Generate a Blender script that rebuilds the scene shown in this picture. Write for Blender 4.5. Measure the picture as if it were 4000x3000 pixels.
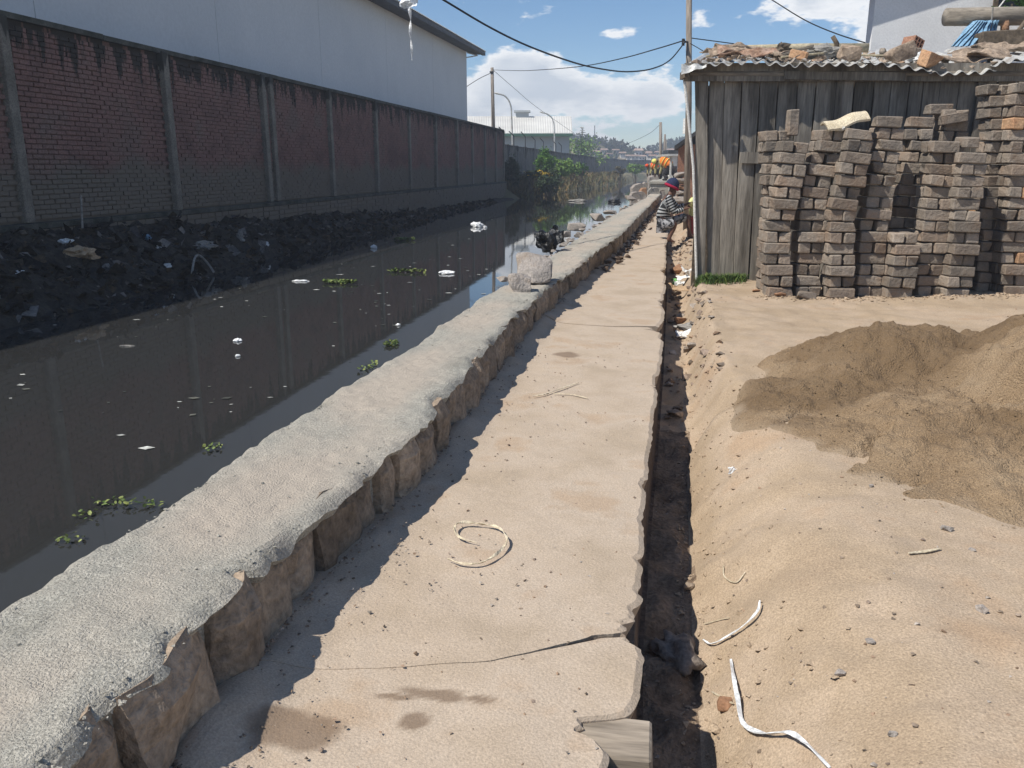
import bpy, bmesh, math, random
import numpy as np
from mathutils import Vector, Matrix, Euler
for o in list(bpy.data.objects): bpy.data.objects.remove(o)
SC = bpy.context.scene
COL = SC.collection
R = math.radians
PI = math.pi
# ------------------------------------------------------------------ camera
CAM_H = 1.35
FPX, VW, VH = 1790.0, 2212.0, 1659.0          # focal length in units of a 2212 px wide picture
PITCH = math.atan(468 / FPX)
YAW = math.atan(327 / FPX * math.cos(PITCH))
cd = bpy.data.cameras.new('camera'); cam = bpy.data.objects.new('camera', cd); COL.objects.link(cam)
cd.sensor_width = 36; cd.lens = 36 * FPX / VW; cd.clip_end = 3000; cd.clip_start = 0.05
cam.location = (0, 0, CAM_H); cam.rotation_euler = (PI / 2 - PITCH, 0, YAW)
SC.camera = cam
# ------------------------------------------------------------------ sun and sky
SUN_EL = R(53)
SH = Vector((-0.80, -0.60, 0)).normalized()    # horizontal direction towards the sun
SUN_DIR = Vector((SH.x * math.cos(SUN_EL), SH.y * math.cos(SUN_EL), math.sin(SUN_EL)))
sl = bpy.data.lights.new('sun', 'SUN'); sl.energy = 5.0; sl.angle = R(0.53); sl.color = (1.0, 0.955, 0.88)
so = bpy.data.objects.new('sun', sl); COL.objects.link(so); so.location = (-20, -10, 40)
so.rotation_euler = SUN_DIR.to_track_quat('Z', 'Y').to_euler()
world = bpy.data.worlds.new('World'); SC.world = world; world.use_nodes = True
SKY_STR = 0.105
def build_world():
    nt = world.node_tree; N = nt.nodes; L = nt.links; N.clear()
    out = N.new('ShaderNodeOutputWorld'); bg = N.new('ShaderNodeBackground'); bg.inputs[1].default_value = SKY_STR
    L.new(bg.outputs[0], out.inputs[0])
    sky = N.new('ShaderNodeTexSky'); sky.sky_type = 'NISHITA'; sky.sun_disc = False
    sky.sun_elevation = SUN_EL; sky.sun_rotation = math.atan2(SH.x, SH.y)
    sky.air_density = 1.0; sky.dust_density = 0.1; sky.ozone_density = 2.5; sky.altitude = 1250
    tc = N.new('ShaderNodeTexCoord')
    sep = N.new('ShaderNodeSeparateXYZ'); L.new(tc.outputs['Generated'], sep.inputs[0])
    def math_(op, a, b=None, clamp=False):
        n = N.new('ShaderNodeMath'); n.operation = op; n.use_clamp = clamp
        for i, v in enumerate((a, b)):
            if v is None: continue
            if isinstance(v, (int, float)): n.inputs[i].default_value = v
            else: L.new(v, n.inputs[i])
        return n.outputs[0]
    def noise(vec, scale, detail, rough=0.55, dist=0.0):
        n = N.new('ShaderNodeTexNoise'); n.inputs['Scale'].default_value = scale; n.inputs['Detail'].default_value = detail
        n.inputs['Roughness'].default_value = rough; n.inputs['Distortion'].default_value = dist
        L.new(vec, n.inputs['Vector']); return n.outputs[0]
    mp = N.new('ShaderNodeMapping'); L.new(tc.outputs['Generated'], mp.inputs[0])
    mp.inputs['Scale'].default_value = (1, 1, 2.6); mp.inputs['Location'].default_value = (3.1, 0.4, 0.25)
    n1 = noise(mp.outputs[0], 4.2, 5, 0.56)
    n2 = noise(mp.outputs[0], 19, 4, 0.62)
    # clouds gather towards the horizon and thin out overhead
    mr = N.new('ShaderNodeMapRange'); L.new(sep.outputs[2], mr.inputs[0])
    mr.inputs[1].default_value = 0.02; mr.inputs[2].default_value = 0.14; mr.inputs[3].default_value = 0.13; mr.inputs[4].default_value = -0.07
    # a big heaped cumulus bank low over the channel
    def blob(px, py, w, h, amp):
        d = (_F + _R * ((px - VW / 2) / FPX) - _U * ((py - VH / 2) / FPX)).normalized()
        sb = N.new('ShaderNodeVectorMath'); sb.operation = 'SUBTRACT'; L.new(tc.outputs['Generated'], sb.inputs[0]); sb.inputs[1].default_value = d
        ml = N.new('ShaderNodeVectorMath'); ml.operation = 'MULTIPLY'; L.new(sb.outputs[0], ml.inputs[0]); ml.inputs[1].default_value = (1 / w, 1 / w, 1 / h)
        ln = N.new('ShaderNodeVectorMath'); ln.operation = 'LENGTH'; L.new(ml.outputs[0], ln.inputs[0])
        return math_('MULTIPLY', math_('SUBTRACT', 1.0, ln.outputs['Value'], True), amp)
    tot = math_('ADD', math_('ADD', math_('MULTIPLY', math_('SUBTRACT', n1, 0.5), 1.25), 0.5), mr.outputs[0])
    for b in CLOUDS: tot = math_('ADD', tot, blob(*b))
    tot = math_('ADD', tot, math_('MULTIPLY', math_('SUBTRACT', n2, 0.5), 0.75))
    mk = N.new('ShaderNodeMapRange'); mk.interpolation_type = 'SMOOTHSTEP'; L.new(tot, mk.inputs[0])
    mk.inputs[1].default_value = 0.54; mk.inputs[2].default_value = 0.66; mk.inputs[3].default_value = 0; mk.inputs[4].default_value = 0.95
    # cloud colour: bright tops, grey-blue bodies
    cr = N.new('ShaderNodeMapRange'); L.new(tot, cr.inputs[0]); cr.inputs[1].default_value = 0.64; cr.inputs[2].default_value = 0.9
    cm = N.new('ShaderNodeMixRGB'); cm.inputs[1].default_value = (8.9, 9.0, 9.1, 1); cm.inputs[2].default_value = (5.6, 6.1, 6.8, 1)
    ns = noise(mp.outputs[0], 9, 3)
    L.new(math_('MULTIPLY', cr.outputs[0], math_('MULTIPLY', ns, 1.8), True), cm.inputs[0])
    mx = N.new('ShaderNodeMixRGB'); L.new(mk.outputs[0], mx.inputs[0]); hs = N.new('ShaderNodeHueSaturation'); hs.inputs['Saturation'].default_value = 1.14; L.new(sky.outputs[0], hs.inputs['Color']); L.new(hs.outputs[0], mx.inputs[1]); L.new(cm.outputs[0], mx.inputs[2])
    L.new(mx.outputs[0], bg.inputs[0])
_F = Vector((-math.sin(YAW) * math.cos(PITCH), math.cos(YAW) * math.cos(PITCH), -math.sin(PITCH)))
_R = Vector((math.cos(YAW), math.sin(YAW), 0)); _U = _R.cross(_F)
CLOUDS = [(1085, 150, .055, .040, .40), (1160, 165, .050, .034, .36), (1230, 195, .070, .030, .30), (1060, 215, .09, .045, .30), (1350, 215, .07, .022, .16), (1425, 190, .055, .035, .32), (1640, 22, .07, .030, .34), (1790, 25, .08, .045, .40), (1500, 45, .035, .02, .20), (1380, 38, .03, .008, .2), (1335, 70, .025, .008, .18), (2000, 60, .1, .05, .3)]
build_world()
VS = SC.view_settings; VS.view_transform = 'Standard'; VS.look = 'None'; VS.gamma = 1; VS.use_curve_mapping = False; VS.exposure = 0.16
SC.render.engine = 'CYCLES'; SC.cycles.max_bounces = 5; SC.cycles.diffuse_bounces = 2; SC.cycles.glossy_bounces = 3; SC.cycles.volume_bounces = 0; SC.cycles.transparent_max_bounces = 4; SC.render.resolution_x = 1024; SC.render.resolution_y = 768
# ------------------------------------------------------------------ measuring helpers
_F = Vector((-math.sin(YAW) * math.cos(PITCH), math.cos(YAW) * math.cos(PITCH), -math.sin(PITCH)))
_R = Vector((math.cos(YAW), math.sin(YAW), 0)); _U = _R.cross(_F); _C = Vector((0, 0, CAM_H))
EF = Vector((-math.sin(YAW), math.cos(YAW), 0)); ER = _R.copy()
def ray(x, y): return _F + _R * ((x - VW / 2) / FPX) - _U * ((y - VH / 2) / FPX)
def gz(x, y, z=0.0): d = ray(x, y); return _C + d * ((z - CAM_H) / d.z)
def gx(x, y, X): d = ray(x, y); return _C + d * (X / d.x)
def gy(x, y, Y): d = ray(x, y); return _C + d * (Y / d.y)
def fp(x, y, dist): d = ray(x, y); return _C + d * (dist / d.dot(EF))       # point at a ground distance straight ahead
def gplane(x, y, p, q):                                                      # point on the upright plane through plan points p, q
    n = Vector((q[1] - p[1], p[0] - q[0], 0)); d = ray(x, y); return _C + d * ((Vector((p[0], p[1], 0)) - _C).dot(n) / d.dot(n))
rnd = random.Random(7)
U = rnd.uniform
# ------------------------------------------------------------------ numpy noise
def _h(i, j, k, s):
    n = (i * 374761393 + j * 668265263 + k * 2147483647 * 3 + s * 1274126177) & 0x7fffffff
    n = ((n ^ (n >> 13)) * 1274126177) & 0x7fffffff
    return ((n ^ (n >> 16)) & 0xffff) / 65535.0
def vn(x, y, z=0.0, s=0):
    x = np.asarray(x, float); y = np.asarray(y, float) + 0 * x; z = np.asarray(z, float) + 0 * x
    i, j, k = (np.floor(a).astype(np.int64) for a in (x, y, z)); a, b, c = x - i, y - j, z - k
    a, b, c = (t * t * (3 - 2 * t) for t in (a, b, c)); r = 0
    for p in (0, 1):
        for q in (0, 1):
            for w in (0, 1):
                r = r + _h(i + p, j + q, k + w, s) * (a if p else 1 - a) * (b if q else 1 - b) * (c if w else 1 - c)
    return r * 2 - 1
def fbm(x, y, z=0.0, o=4, s=0, g=.5):
    r = 0; a = 1.0; f = 1.0
    for t in range(o): r = r + a * vn(np.asarray(x) * f, np.asarray(y) * f, np.asarray(z) * f, s + t * 17); a *= g; f *= 2.03
    return r
def ip(Y, pts): return np.interp(Y, [p[0] for p in pts], [p[1] for p in pts])
# ------------------------------------------------------------------ materials
MATS = {}
def brick_tint(N, L):
    oi = N.new('ShaderNodeObjectInfo'); a = N.new('ShaderNodeMath'); a.operation = 'MULTIPLY'; a.inputs[1].default_value = 7.31; L.new(oi.outputs['Random'], a.inputs[0]); f = N.new('ShaderNodeMath'); f.operation = 'FRACT'; L.new(a.outputs[0], f.inputs[0])
    p = N.new('ShaderNodeMath'); p.operation = 'POWER'; p.inputs[1].default_value = 3.0; L.new(f.outputs[0], p.inputs[0]); q = N.new('ShaderNodeMath'); q.operation = 'MULTIPLY'; q.inputs[1].default_value = .3; L.new(p.outputs[0], q.inputs[0]); return q.outputs[0]
def M(name, cols, scale=3.0, rough=0.9, bump=0.5, bs=60.0, bd=0.01, rand=0.0, lo=.35, hi=.65, stretch=(1, 1, 1), fine=.35, fs=None, spec=.25, metal=0.0, local=False, emit=None, trans=0.0):
    m = bpy.data.materials.new(name); m.use_nodes = True; nt = m.node_tree; N = nt.nodes; L = nt.links
    b = N['Principled BSDF']; b.inputs['Roughness'].default_value = rough; b.inputs['Metallic'].default_value = metal
    b.inputs['Specular IOR Level'].default_value = spec
    if local: tc = N.new('ShaderNodeTexCoord'); pos = tc.outputs['Object']
    else: g = N.new('ShaderNodeNewGeometry'); pos = g.outputs['Position']
    mp = N.new('ShaderNodeMapping'); mp.inputs['Scale'].default_value = stretch; L.new(pos, mp.inputs[0])
    n = N.new('ShaderNodeTexNoise'); n.inputs['Scale'].default_value = scale; n.inputs['Detail'].default_value = 5; n.inputs['Roughness'].default_value = .6
    L.new(mp.outputs[0], n.inputs[0])
    r = N.new('ShaderNodeValToRGB'); L.new(n.outputs[0], r.inputs[0]); e = r.color_ramp.elements
    k = len(cols)
    e[0].position = lo; e[0].color = (*cols[0], 1); e[1].position = hi; e[1].color = (*cols[-1], 1)
    for i in range(1, k - 1): x = e.new(lo + (hi - lo) * i / (k - 1)); x.color = (*cols[i], 1)
    col = r.outputs[0]
    f = N.new('ShaderNodeTexNoise'); f.inputs['Scale'].default_value = fs or bs; f.inputs['Detail'].default_value = 3; f.inputs['Roughness'].default_value = .65; L.new(mp.outputs[0], f.inputs[0])
    mr = N.new('ShaderNodeMapRange'); L.new(f.outputs[0], mr.inputs[0]); mr.inputs[1].default_value = .3; mr.inputs[2].default_value = .7; mr.inputs[3].default_value = 1 - fine; mr.inputs[4].default_value = 1 + fine
    val = mr.outputs[0]
    if rand:
        oi = N.new('ShaderNodeObjectInfo'); q = N.new('ShaderNodeMapRange'); L.new(oi.outputs['Random'], q.inputs[0]); q.inputs[3].default_value = 1 - rand; q.inputs[4].default_value = 1 + rand
        mu = N.new('ShaderNodeMath'); mu.operation = 'MULTIPLY'; L.new(val, mu.inputs[0]); L.new(q.outputs[0], mu.inputs[1]); val = mu.outputs[0]
    hs = N.new('ShaderNodeHueSaturation'); L.new(col, hs.inputs['Color']); L.new(val, hs.inputs['Value'])
    L.new(hs.outputs[0], b.inputs['Base Color'])
    if bump:
        bn = N.new('ShaderNodeTexNoise'); bn.inputs['Scale'].default_value = bs; bn.inputs['Detail'].default_value = 3; bn.inputs['Roughness'].default_value = .6; L.new(mp.outputs[0], bn.inputs[0])
        bp = N.new('ShaderNodeBump'); bp.inputs['Strength'].default_value = bump; bp.inputs['Distance'].default_value = bd; L.new(bn.outputs[0], bp.inputs['Height']); L.new(bp.outputs[0], b.inputs['Normal'])
    if emit: b.inputs['Emission Color'].default_value = (*emit, 1); b.inputs['Emission Strength'].default_value = 1
    if trans: b.inputs['Transmission Weight'].default_value = trans
    MATS[name] = m; m['hs'] = hs.name
    return m
def mixcol(m, fac_builder, c):
    """lay a second colour over a material where fac_builder(N, L) says so"""
    nt = m.node_tree; N = nt.nodes; L = nt.links; b = N['Principled BSDF']
    src = b.inputs['Base Color'].links[0].from_socket
    mx = N.new('ShaderNodeMixRGB'); L.new(src, mx.inputs[1]); mx.inputs[2].default_value = (*c, 1)
    L.new(fac_builder(N, L), mx.inputs[0]); L.new(mx.outputs[0], b.inputs['Base Color'])
    return m
def attr_fac(name):
    def f(N, L): a = N.new('ShaderNodeAttribute'); a.attribute_name = name; return a.outputs['Fac']
    return f
def random_hue(m, colors):
    """per-object or per-island random choice from colours"""
    nt = m.node_tree; N = nt.nodes; L = nt.links; b = N['Principled BSDF']
    g = N.new('ShaderNodeNewGeometry'); r = N.new('ShaderNodeValToRGB'); r.color_ramp.interpolation = 'CONSTANT'; L.new(g.outputs['Random Per Island'], r.inputs[0])
    e = r.color_ramp.elements; e[0].color = (*colors[0], 1); e[0].position = 0; e[1].color = (*colors[1], 1); e[1].position = 1 / len(colors)
    for i, c in enumerate(colors[2:]): x = e.new((i + 2) / len(colors)); x.color = (*c, 1)
    mu = N.new('ShaderNodeMixRGB'); mu.blend_type = 'MULTIPLY'; mu.inputs[0].default_value = 1
    src = b.inputs['Base Color'].links[0].from_socket; L.new(src, mu.inputs[1]); L.new(r.outputs[0], mu.inputs[2]); L.new(mu.outputs[0], b.inputs['Base Color'])
    return m
M('dirt', [(.335, .25, .168), (.37, .28, .19), (.405, .312, .222), (.39, .28, .185)], 1.3, .95, .6, 120, .008, fine=.3, fs=150)
M('slab', [(.385, .305, .222), (.42, .335, .25), (.445, .36, .275), (.405, .305, .215)], 2.1, .93, .55, 110, .006, fine=.2, fs=160)
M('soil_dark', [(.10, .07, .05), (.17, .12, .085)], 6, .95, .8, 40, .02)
M('ditch_soil_shade', [(.15, .105, .07), (.22, .16, .11), (.27, .2, .14)], 5, .95, .9, 45, .02)  # earth colour darkened to deepen the shade on the ditch floor
M('soil_cloth', [(.17, .14, .115), (.26, .22, .185)], 9, .95, .7, 50, .008)
M('cement', [(.275, .262, .222), (.345, .328, .28), (.385, .36, .305), (.31, .295, .25)], 2.2, .95, 1.0, 150, .010, fine=.42, fs=130)
mixcol(MATS['cement'], lambda N, L: attr_fac('dust')(N, L), (.46, .39, .315))
M('stone', [(.19, .145, .105), (.27, .21, .155), (.33, .255, .185)], 4, .88, .8, 35, .02, rand=.25)
M('granite', [(.24, .215, .19), (.34, .30, .265), (.28, .23, .185)], 7, .85, .8, 45, .02, fine=.3, fs=90)
M('sand', [(.215, .145, .082), (.29, .202, .12), (.335, .242, .15)], 2.2, .95, 1.0, 90, .022, fine=.45, fs=200)
mixcol(MATS['sand'], attr_fac('damp'), (.155, .10, .052)); mixcol(MATS['sand'], attr_fac('edge'), (.38, .29, .2))
M('pebble', [(.18, .15, .12), (.40, .35, .30)], 12, .9, .3, 80, .004, fine=.3)
random_hue(MATS['pebble'], [(1, .9, .8), (.8, .7, .64), (1.1, 1.1, 1.1), (.95, .75, .6), (.6, .55, .5)])
M('brick_grey', [(.165, .142, .118), (.235, .198, .16), (.22, .168, .125)], 5, .93, 1.0, 30, .014, rand=.3, fine=.25, fs=120)
mixcol(MATS['brick_grey'], lambda N, L: brick_tint(N, L), (.27, .175, .115))
M('brick_orange', [(.36, .2, .11), (.42, .27, .16)], 8, .93, .9, 45, .008, rand=.15)
M('wall_brick', [(.165, .096, .082), (.225, .125, .105), (.195, .13, .108)], 1.1, .92, .6, 40, .01, fine=.3)
M('mortar', [(.13, .076, .064), (.175, .10, .085)], 5, .95, .5, 60, .01)
M('wall_concrete', [(.155, .14, .115), (.235, .212, .175)], 3, .9, .5, 50, .01)
M('dark_coping', [(.035, .038, .03), (.10, .10, .085)], 4, .95, .5, 50, .01)
def lowband(m, c):
    def f(N, L):
        g = N.new('ShaderNodeNewGeometry'); s = N.new('ShaderNodeSeparateXYZ'); L.new(g.outputs['Position'], s.inputs[0])
        n = N.new('ShaderNodeTexNoise'); n.inputs['Scale'].default_value = .8; n.inputs['Detail'].default_value = 7; L.new(g.outputs['Position'], n.inputs[0])
        a = N.new('ShaderNodeMath'); a.operation = 'MULTIPLY_ADD'; L.new(n.outputs[0], a.inputs[0]); a.inputs[1].default_value = -.9; L.new(s.outputs[2], a.inputs[2])
        r = N.new('ShaderNodeMapRange'); L.new(a.outputs[0], r.inputs[0]); r.inputs[1].default_value = .78; r.inputs[2].default_value = 1.05; r.inputs[3].default_value = .92; r.inputs[4].default_value = 0
        return r.outputs[0]
    return mixcol(m, f, c)
def drips(m, c, top, length):
    """black algae runs hanging down from the coping"""
    def f(N, L):
        g = N.new('ShaderNodeNewGeometry'); s = N.new('ShaderNodeSeparateXYZ'); L.new(g.outputs['Position'], s.inputs[0])
        mp = N.new('ShaderNodeMapping'); mp.inputs['Scale'].default_value = (1, 2.6, .25); L.new(g.outputs['Position'], mp.inputs[0])
        n = N.new('ShaderNodeTexNoise'); n.inputs['Scale'].default_value = 1.5; n.inputs['Detail'].default_value = 6; n.inputs['Roughness'].default_value = .65; L.new(mp.outputs[0], n.inputs[0])
        d = N.new('ShaderNodeMath'); d.operation = 'SUBTRACT'; d.inputs[0].default_value = top; L.new(s.outputs[2], d.inputs[1])
        q = N.new('ShaderNodeMath'); q.operation = 'DIVIDE'; L.new(d.outputs[0], q.inputs[0]); q.inputs[1].default_value = length
        t = N.new('ShaderNodeMapRange'); L.new(n.outputs[0], t.inputs[0]); t.inputs[1].default_value = .40; t.inputs[2].default_value = .66; t.inputs[3].default_value = .05; t.inputs[4].default_value = 1.15
        e = N.new('ShaderNodeMath'); e.operation = 'SUBTRACT'; L.new(t.outputs[0], e.inputs[0]); L.new(q.outputs[0], e.inputs[1])
        r = N.new('ShaderNodeMapRange'); r.interpolation_type = 'SMOOTHSTEP'; L.new(e.outputs[0], r.inputs[0]); r.inputs[1].default_value = 0; r.inputs[2].default_value = .22; r.inputs[4].default_value = .9
        return r.outputs[0]
    return mixcol(m, f, c)
for k in ('wall_brick', 'mortar'):
    lowband(MATS[k], (.165, .145, .115)); drips(MATS[k], (.022, .024, .02), 3.3, .75)
drips(MATS['wall_concrete'], (.03, .032, .027), 3.3, .45)
M('wall_grey', [(.11, .105, .095), (.19, .18, .165), (.14, .125, .11)], 1.2, .93, .6, 20, .02)
drips(MATS['wall_grey'], (.035, .035, .03), 2.7, .6)
M('shed_paint', [(.60, .62, .63), (.66, .675, .68)], .35, .7, .15, 12, .01, fine=.05)
M('dark_metal', [(.03, .032, .035), (.07, .07, .07)], 3, .6, .2, 40, .005)
M('white_plaster', [(.66, .66, .65), (.76, .76, .75)], .9, .85, .4, 30, .01, fine=.06)
M('warehouse_roof', [(.55, .53, .48), (.68, .66, .60)], .25, .5, .1, 20, .01, fine=.05)
M('warehouse_wall', [(.36, .38, .38), (.42, .44, .44)], .3, .7, .1, 20, .01, fine=.05)
M('green_trim', [(.04, .10, .07), (.06, .14, .09)], 2, .6, .1, 30, .005)
M('plank', [(.105, .092, .075), (.20, .178, .148), (.275, .248, .208)], 5.5, .85, .8, 30, .006, rand=.25, stretch=(1, 1, .10), fine=.35, fs=40)
M('beam', [(.15, .13, .105), (.27, .235, .19)], 5, .85, .8, 30, .006, stretch=(.2, .2, 1), rand=.15)
M('timber', [(.20, .165, .125), (.29, .24, .185), (.34, .285, .225)], 5, .9, .9, 26, .006, stretch=(.12, 1, 1), fine=.4, fs=34)
M('bamboo', [(.28, .24, .16), (.40, .35, .25)], 6, .7, .3, 30, .004)
M('pole_wood', [(.16, .135, .11), (.27, .23, .19)], 4, .85, .6, 25, .006, stretch=(1, 1, .12), rand=.1)
M('galvanised', [(.45, .45, .42), (.62, .61, .57), (.40, .36, .31)], 3, .45, .2, 40, .004, metal=.35, rand=.1)
M('rusty', [(.17, .09, .06), (.30, .19, .13), (.36, .25, .19)], 5, .85, .6, 40, .006)
M('bark', [(.17, .125, .09), (.30, .23, .17), (.36, .28, .21)], 7, .93, 1.0, 30, .012, fine=.35)
M('black_cable', [(.012, .012, .012), (.02, .02, .02)], 4, .5, 0)
M('pale_pipe', [(.55, .54, .50), (.66, .64, .60)], 5, .5, .1, 60, .002)
M('paper', [(.62, .62, .60), (.78, .77, .74)], 9, .8, .3, 60, .003, rand=.1)
M('cardboard', [(.36, .25, .15), (.46, .33, .21)], 6, .85, .3, 60, .003)
M('plastic_white', [(.62, .63, .62), (.78, .78, .77)], 12, .4, .4, 50, .004, rand=.08, spec=.5)
M('plastic_blue', [(.13, .26, .40), (.24, .40, .54)], 9, .55, .8, 28, .02)
M('plastic_black', [(.006, .006, .006), (.016, .016, .016)], 8, .35, .9, 30, .02, spec=.5)
M('plastic_green', [(.12, .36, .10), (.2, .48, .16)], 8, .5, .3, 40, .004)
M('bag_grey', [(.20, .19, .17), (.32, .30, .27)], 8, .8, .6, 40, .006)
M('dry_leaf', [(.48, .40, .27), (.62, .54, .40)], 14, .75, .3, 80, .002)
M('grass', [(.055, .10, .025), (.10, .15, .045)], 6, .8, 0)
random_hue(MATS['grass'], [(1, 1, 1), (.7, .8, .7), (1.5, 1.25, .8), (.5, .6, .5)])
M('weeds', [(.085, .085, .04), (.17, .145, .085)], .7, .9, 0)
random_hue(MATS['weeds'], [(1, 1, 1), (.6, .75, .5), (1.4, 1.2, .95), (.45, .5, .4), (1.2, .9, .75)])
M('leaf_green', [(.065, .15, .028), (.13, .25, .05)], .9, .7, 0)
random_hue(MATS['leaf_green'], [(1, 1, 1), (.6, .7, .6), (1.3, 1.2, .9), (.8, .9, .7)])
M('leaf_pale', [(.13, .23, .05), (.22, .33, .09)], .9, .7, 0)
random_hue(MATS['leaf_pale'], [(1, 1, 1), (.6, .7, .6), (1.2, 1.15, .9)])
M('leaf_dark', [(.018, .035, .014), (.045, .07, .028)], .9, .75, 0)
M('flower_yellow', [(.62, .46, .03), (.72, .40, .03)], 5, .7, 0)
M('needle', [(.025, .045, .03), (.05, .075, .045)], .8, .85, 0)
M('trunk', [(.09, .07, .05), (.16, .125, .09)], 6, .9, .6, 25, .01)
M('far_wood', [(.02, .035, .018), (.05, .065, .032), (.09, .085, .05)], .05, .95, 0, fine=.2, fs=.5)
M('far_ground', [(.10, .11, .055), (.20, .16, .10)], .03, .95, 0, fine=.3, fs=.2)
M('far_house', [(.6, .57, .52), (.7, .67, .62)], .05, .9, 0, rand=.15)
M('far_roof', [(.26, .17, .13), (.36, .27, .22)], .2, .9, 0, rand=.2)
M('window_dark', [(.012, .014, .016), (.03, .03, .03)], 3, .3, 0)
M('refuse', [(.018, .017, .015), (.045, .04, .034)], 6, .9, .6, 30, .01)
random_hue(MATS['refuse'], [(1, 1, 1), (.5, .5, .5), (1.6, 1.4, 1.2), (.7, .8, .9), (2.6, 2.5, 2.4), (.9, .7, .5), (.6, .6, .6), (5, 5, 5.2), (1.2, 1.1, .9), (2.2, 1.7, 1.2), (.8, .8, .7), (1.5, 1.5, 1.7)])
M('bank', [(.022, .019, .016), (.055, .047, .037)], 5, .95, .9, 18, .05)
M('water_plant', [(.075, .12, .03), (.20, .25, .085)], 20, .6, 0)
random_hue(MATS['water_plant'], [(1, 1, 1), (.5, .6, .4), (1.4, 1.2, 1.1), (.35, .35, .25)])
M('scum', [(.20, .20, .18), (.36, .36, .33)], 20, .6, 0)
random_hue(MATS['scum'], [(1, 1, 1), (.4, .4, .35), (1.8, 1.8, 1.8), (.2, .2, .18)])
M('house_brick', [(.26, .13, .085), (.33, .18, .12)], 4, .9, .8, 30, .02)
M('skin', [(.115, .06, .04), (.15, .08, .055)], 12, .55, .1, 80, .002)
M('skin_worker', [(.09, .05, .035), (.12, .07, .05)], 12, .55, 0)
M('knit_navy', [(.018, .024, .06), (.03, .04, .085)], 40, .95, .6, 200, .003)
M('knit_red', [(.30, .012, .04), (.38, .02, .06)], 40, .95, .6, 200, .003)
M('stripe', [(.018, .02, .022), (.03, .032, .034)], 20, .9, .3, 90, .003)
def stripes(N, L):
    a = N.new('ShaderNodeAttribute'); a.attribute_name = 'along'; s = N.new('ShaderNodeMath'); s.operation = 'MULTIPLY'; s.inputs[1].default_value = 2 * PI / .052; L.new(a.outputs['Fac'], s.inputs[0])
    q = N.new('ShaderNodeMath'); q.operation = 'SINE'; L.new(s.outputs[0], q.inputs[0]); r = N.new('ShaderNodeMapRange'); L.new(q.outputs[0], r.inputs[0]); r.inputs[1].default_value = .05; r.inputs[2].default_value = .35
    return r.outputs[0]
mixcol(MATS['stripe'], stripes, (.42, .43, .43))
M('shorts', [(.02, .022, .025), (.03, .03, .033), (.30, .30, .31), (.36, .36, .37)], 16, .9, .3, 90, .003, lo=.42, hi=.58)
M('shirt_yellow', [(.58, .60, .22), (.68, .68, .34)], 12, .9, .3, 90, .003)
M('pants_red', [(.42, .07, .075), (.52, .12, .11)], 12, .9, .3, 90, .003)
M('vest_orange', [(.80, .17, .02), (.90, .26, .03)], 8, .7, .1, 60, .003)
M('vest_red', [(.62, .06, .02), (.75, .12, .03)], 8, .7, .1, 60, .003)
M('reflect_yellow', [(.68, .60, .12), (.74, .68, .22)], 8, .6, 0)
M('khaki', [(.32, .28, .13), (.40, .35, .18)], 8, .9, 0)
M('trousers_dark', [(.018, .016, .018), (.03, .026, .028)], 8, .9, 0)
M('hair', [(.008, .007, .006), (.014, .012, .01)], 30, .7, .3, 90, .004)
M('clod', [(.26, .14, .08), (.36, .21, .125)], 6, .95, .8, 40, .01)
# water
def make_water():
    m = bpy.data.materials.new('water'); m.use_nodes = True; N = m.node_tree.nodes; L = m.node_tree.links; b = N['Principled BSDF']
    b.inputs['Base Color'].default_value = (.029, .029, .028, 1); b.inputs['Roughness'].default_value = .03; b.inputs['IOR'].default_value = 1.7; b.inputs['Specular IOR Level'].default_value = .5
    g = N.new('ShaderNodeNewGeometry'); n = N.new('ShaderNodeTexNoise'); n.inputs['Scale'].default_value = 2.2; n.inputs['Detail'].default_value = 4; L.new(g.outputs['Position'], n.inputs[0])
    bp = N.new('ShaderNodeBump'); bp.inputs['Strength'].default_value = .06; bp.inputs['Distance'].default_value = .01; L.new(n.outputs[0], bp.inputs['Height']); L.new(bp.outputs[0], b.inputs['Normal'])
    MATS['water'] = m
make_water()
# ------------------------------------------------------------------ building helpers
def tag(o, label=None, cat=None, group=None, kind=None):
    if label: o['label'] = label
    if cat: o['category'] = cat
    if group: o['group'] = group
    if kind: o['kind'] = kind
    return o
def link(o, parent=None):
    COL.objects.link(o)
    if parent is not None:
        o.parent = parent; o.matrix_parent_inverse = Matrix.Translation(-WLOC[parent.name])
    WLOC[o.name] = Vector(o.location) if parent is None or parent.type == 'EMPTY' else Vector((0, 0, 0))
    return o
WLOC = {}
def empty(name, loc):
    o = bpy.data.objects.new(name, None); o.empty_display_size = .1; o.location = loc; return link(o)
def mesh(name, v, f, mat, smooth=False):
    me = bpy.data.meshes.new(name)
    me.from_pydata([tuple(map(float, p)) for p in v] if not isinstance(v, np.ndarray) else v.tolist(), [], f); me.update()
    me.materials.append(MATS[mat])
    if smooth: me.polygons.foreach_set('use_smooth', [True] * len(me.polygons))
    return me
def ob(name, v, f, mat, parent=None, smooth=False):
    return link(bpy.data.objects.new(name, mesh(name, v, f, mat, smooth)), parent)
def inst(name, me, mat4, parent=None):
    o = bpy.data.objects.new(name, me); o.matrix_world = mat4; COL.objects.link(o)
    if parent is not None: o.parent = parent; o.matrix_parent_inverse = Matrix.Translation(-WLOC[parent.name])
    o.matrix_basis = mat4
    WLOC[o.name] = Vector((0, 0, 0)); return o
BOXF = [(0, 3, 2, 1), (4, 5, 6, 7), (0, 1, 5, 4), (1, 2, 6, 5), (2, 3, 7, 6), (3, 0, 4, 7)]
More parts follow.
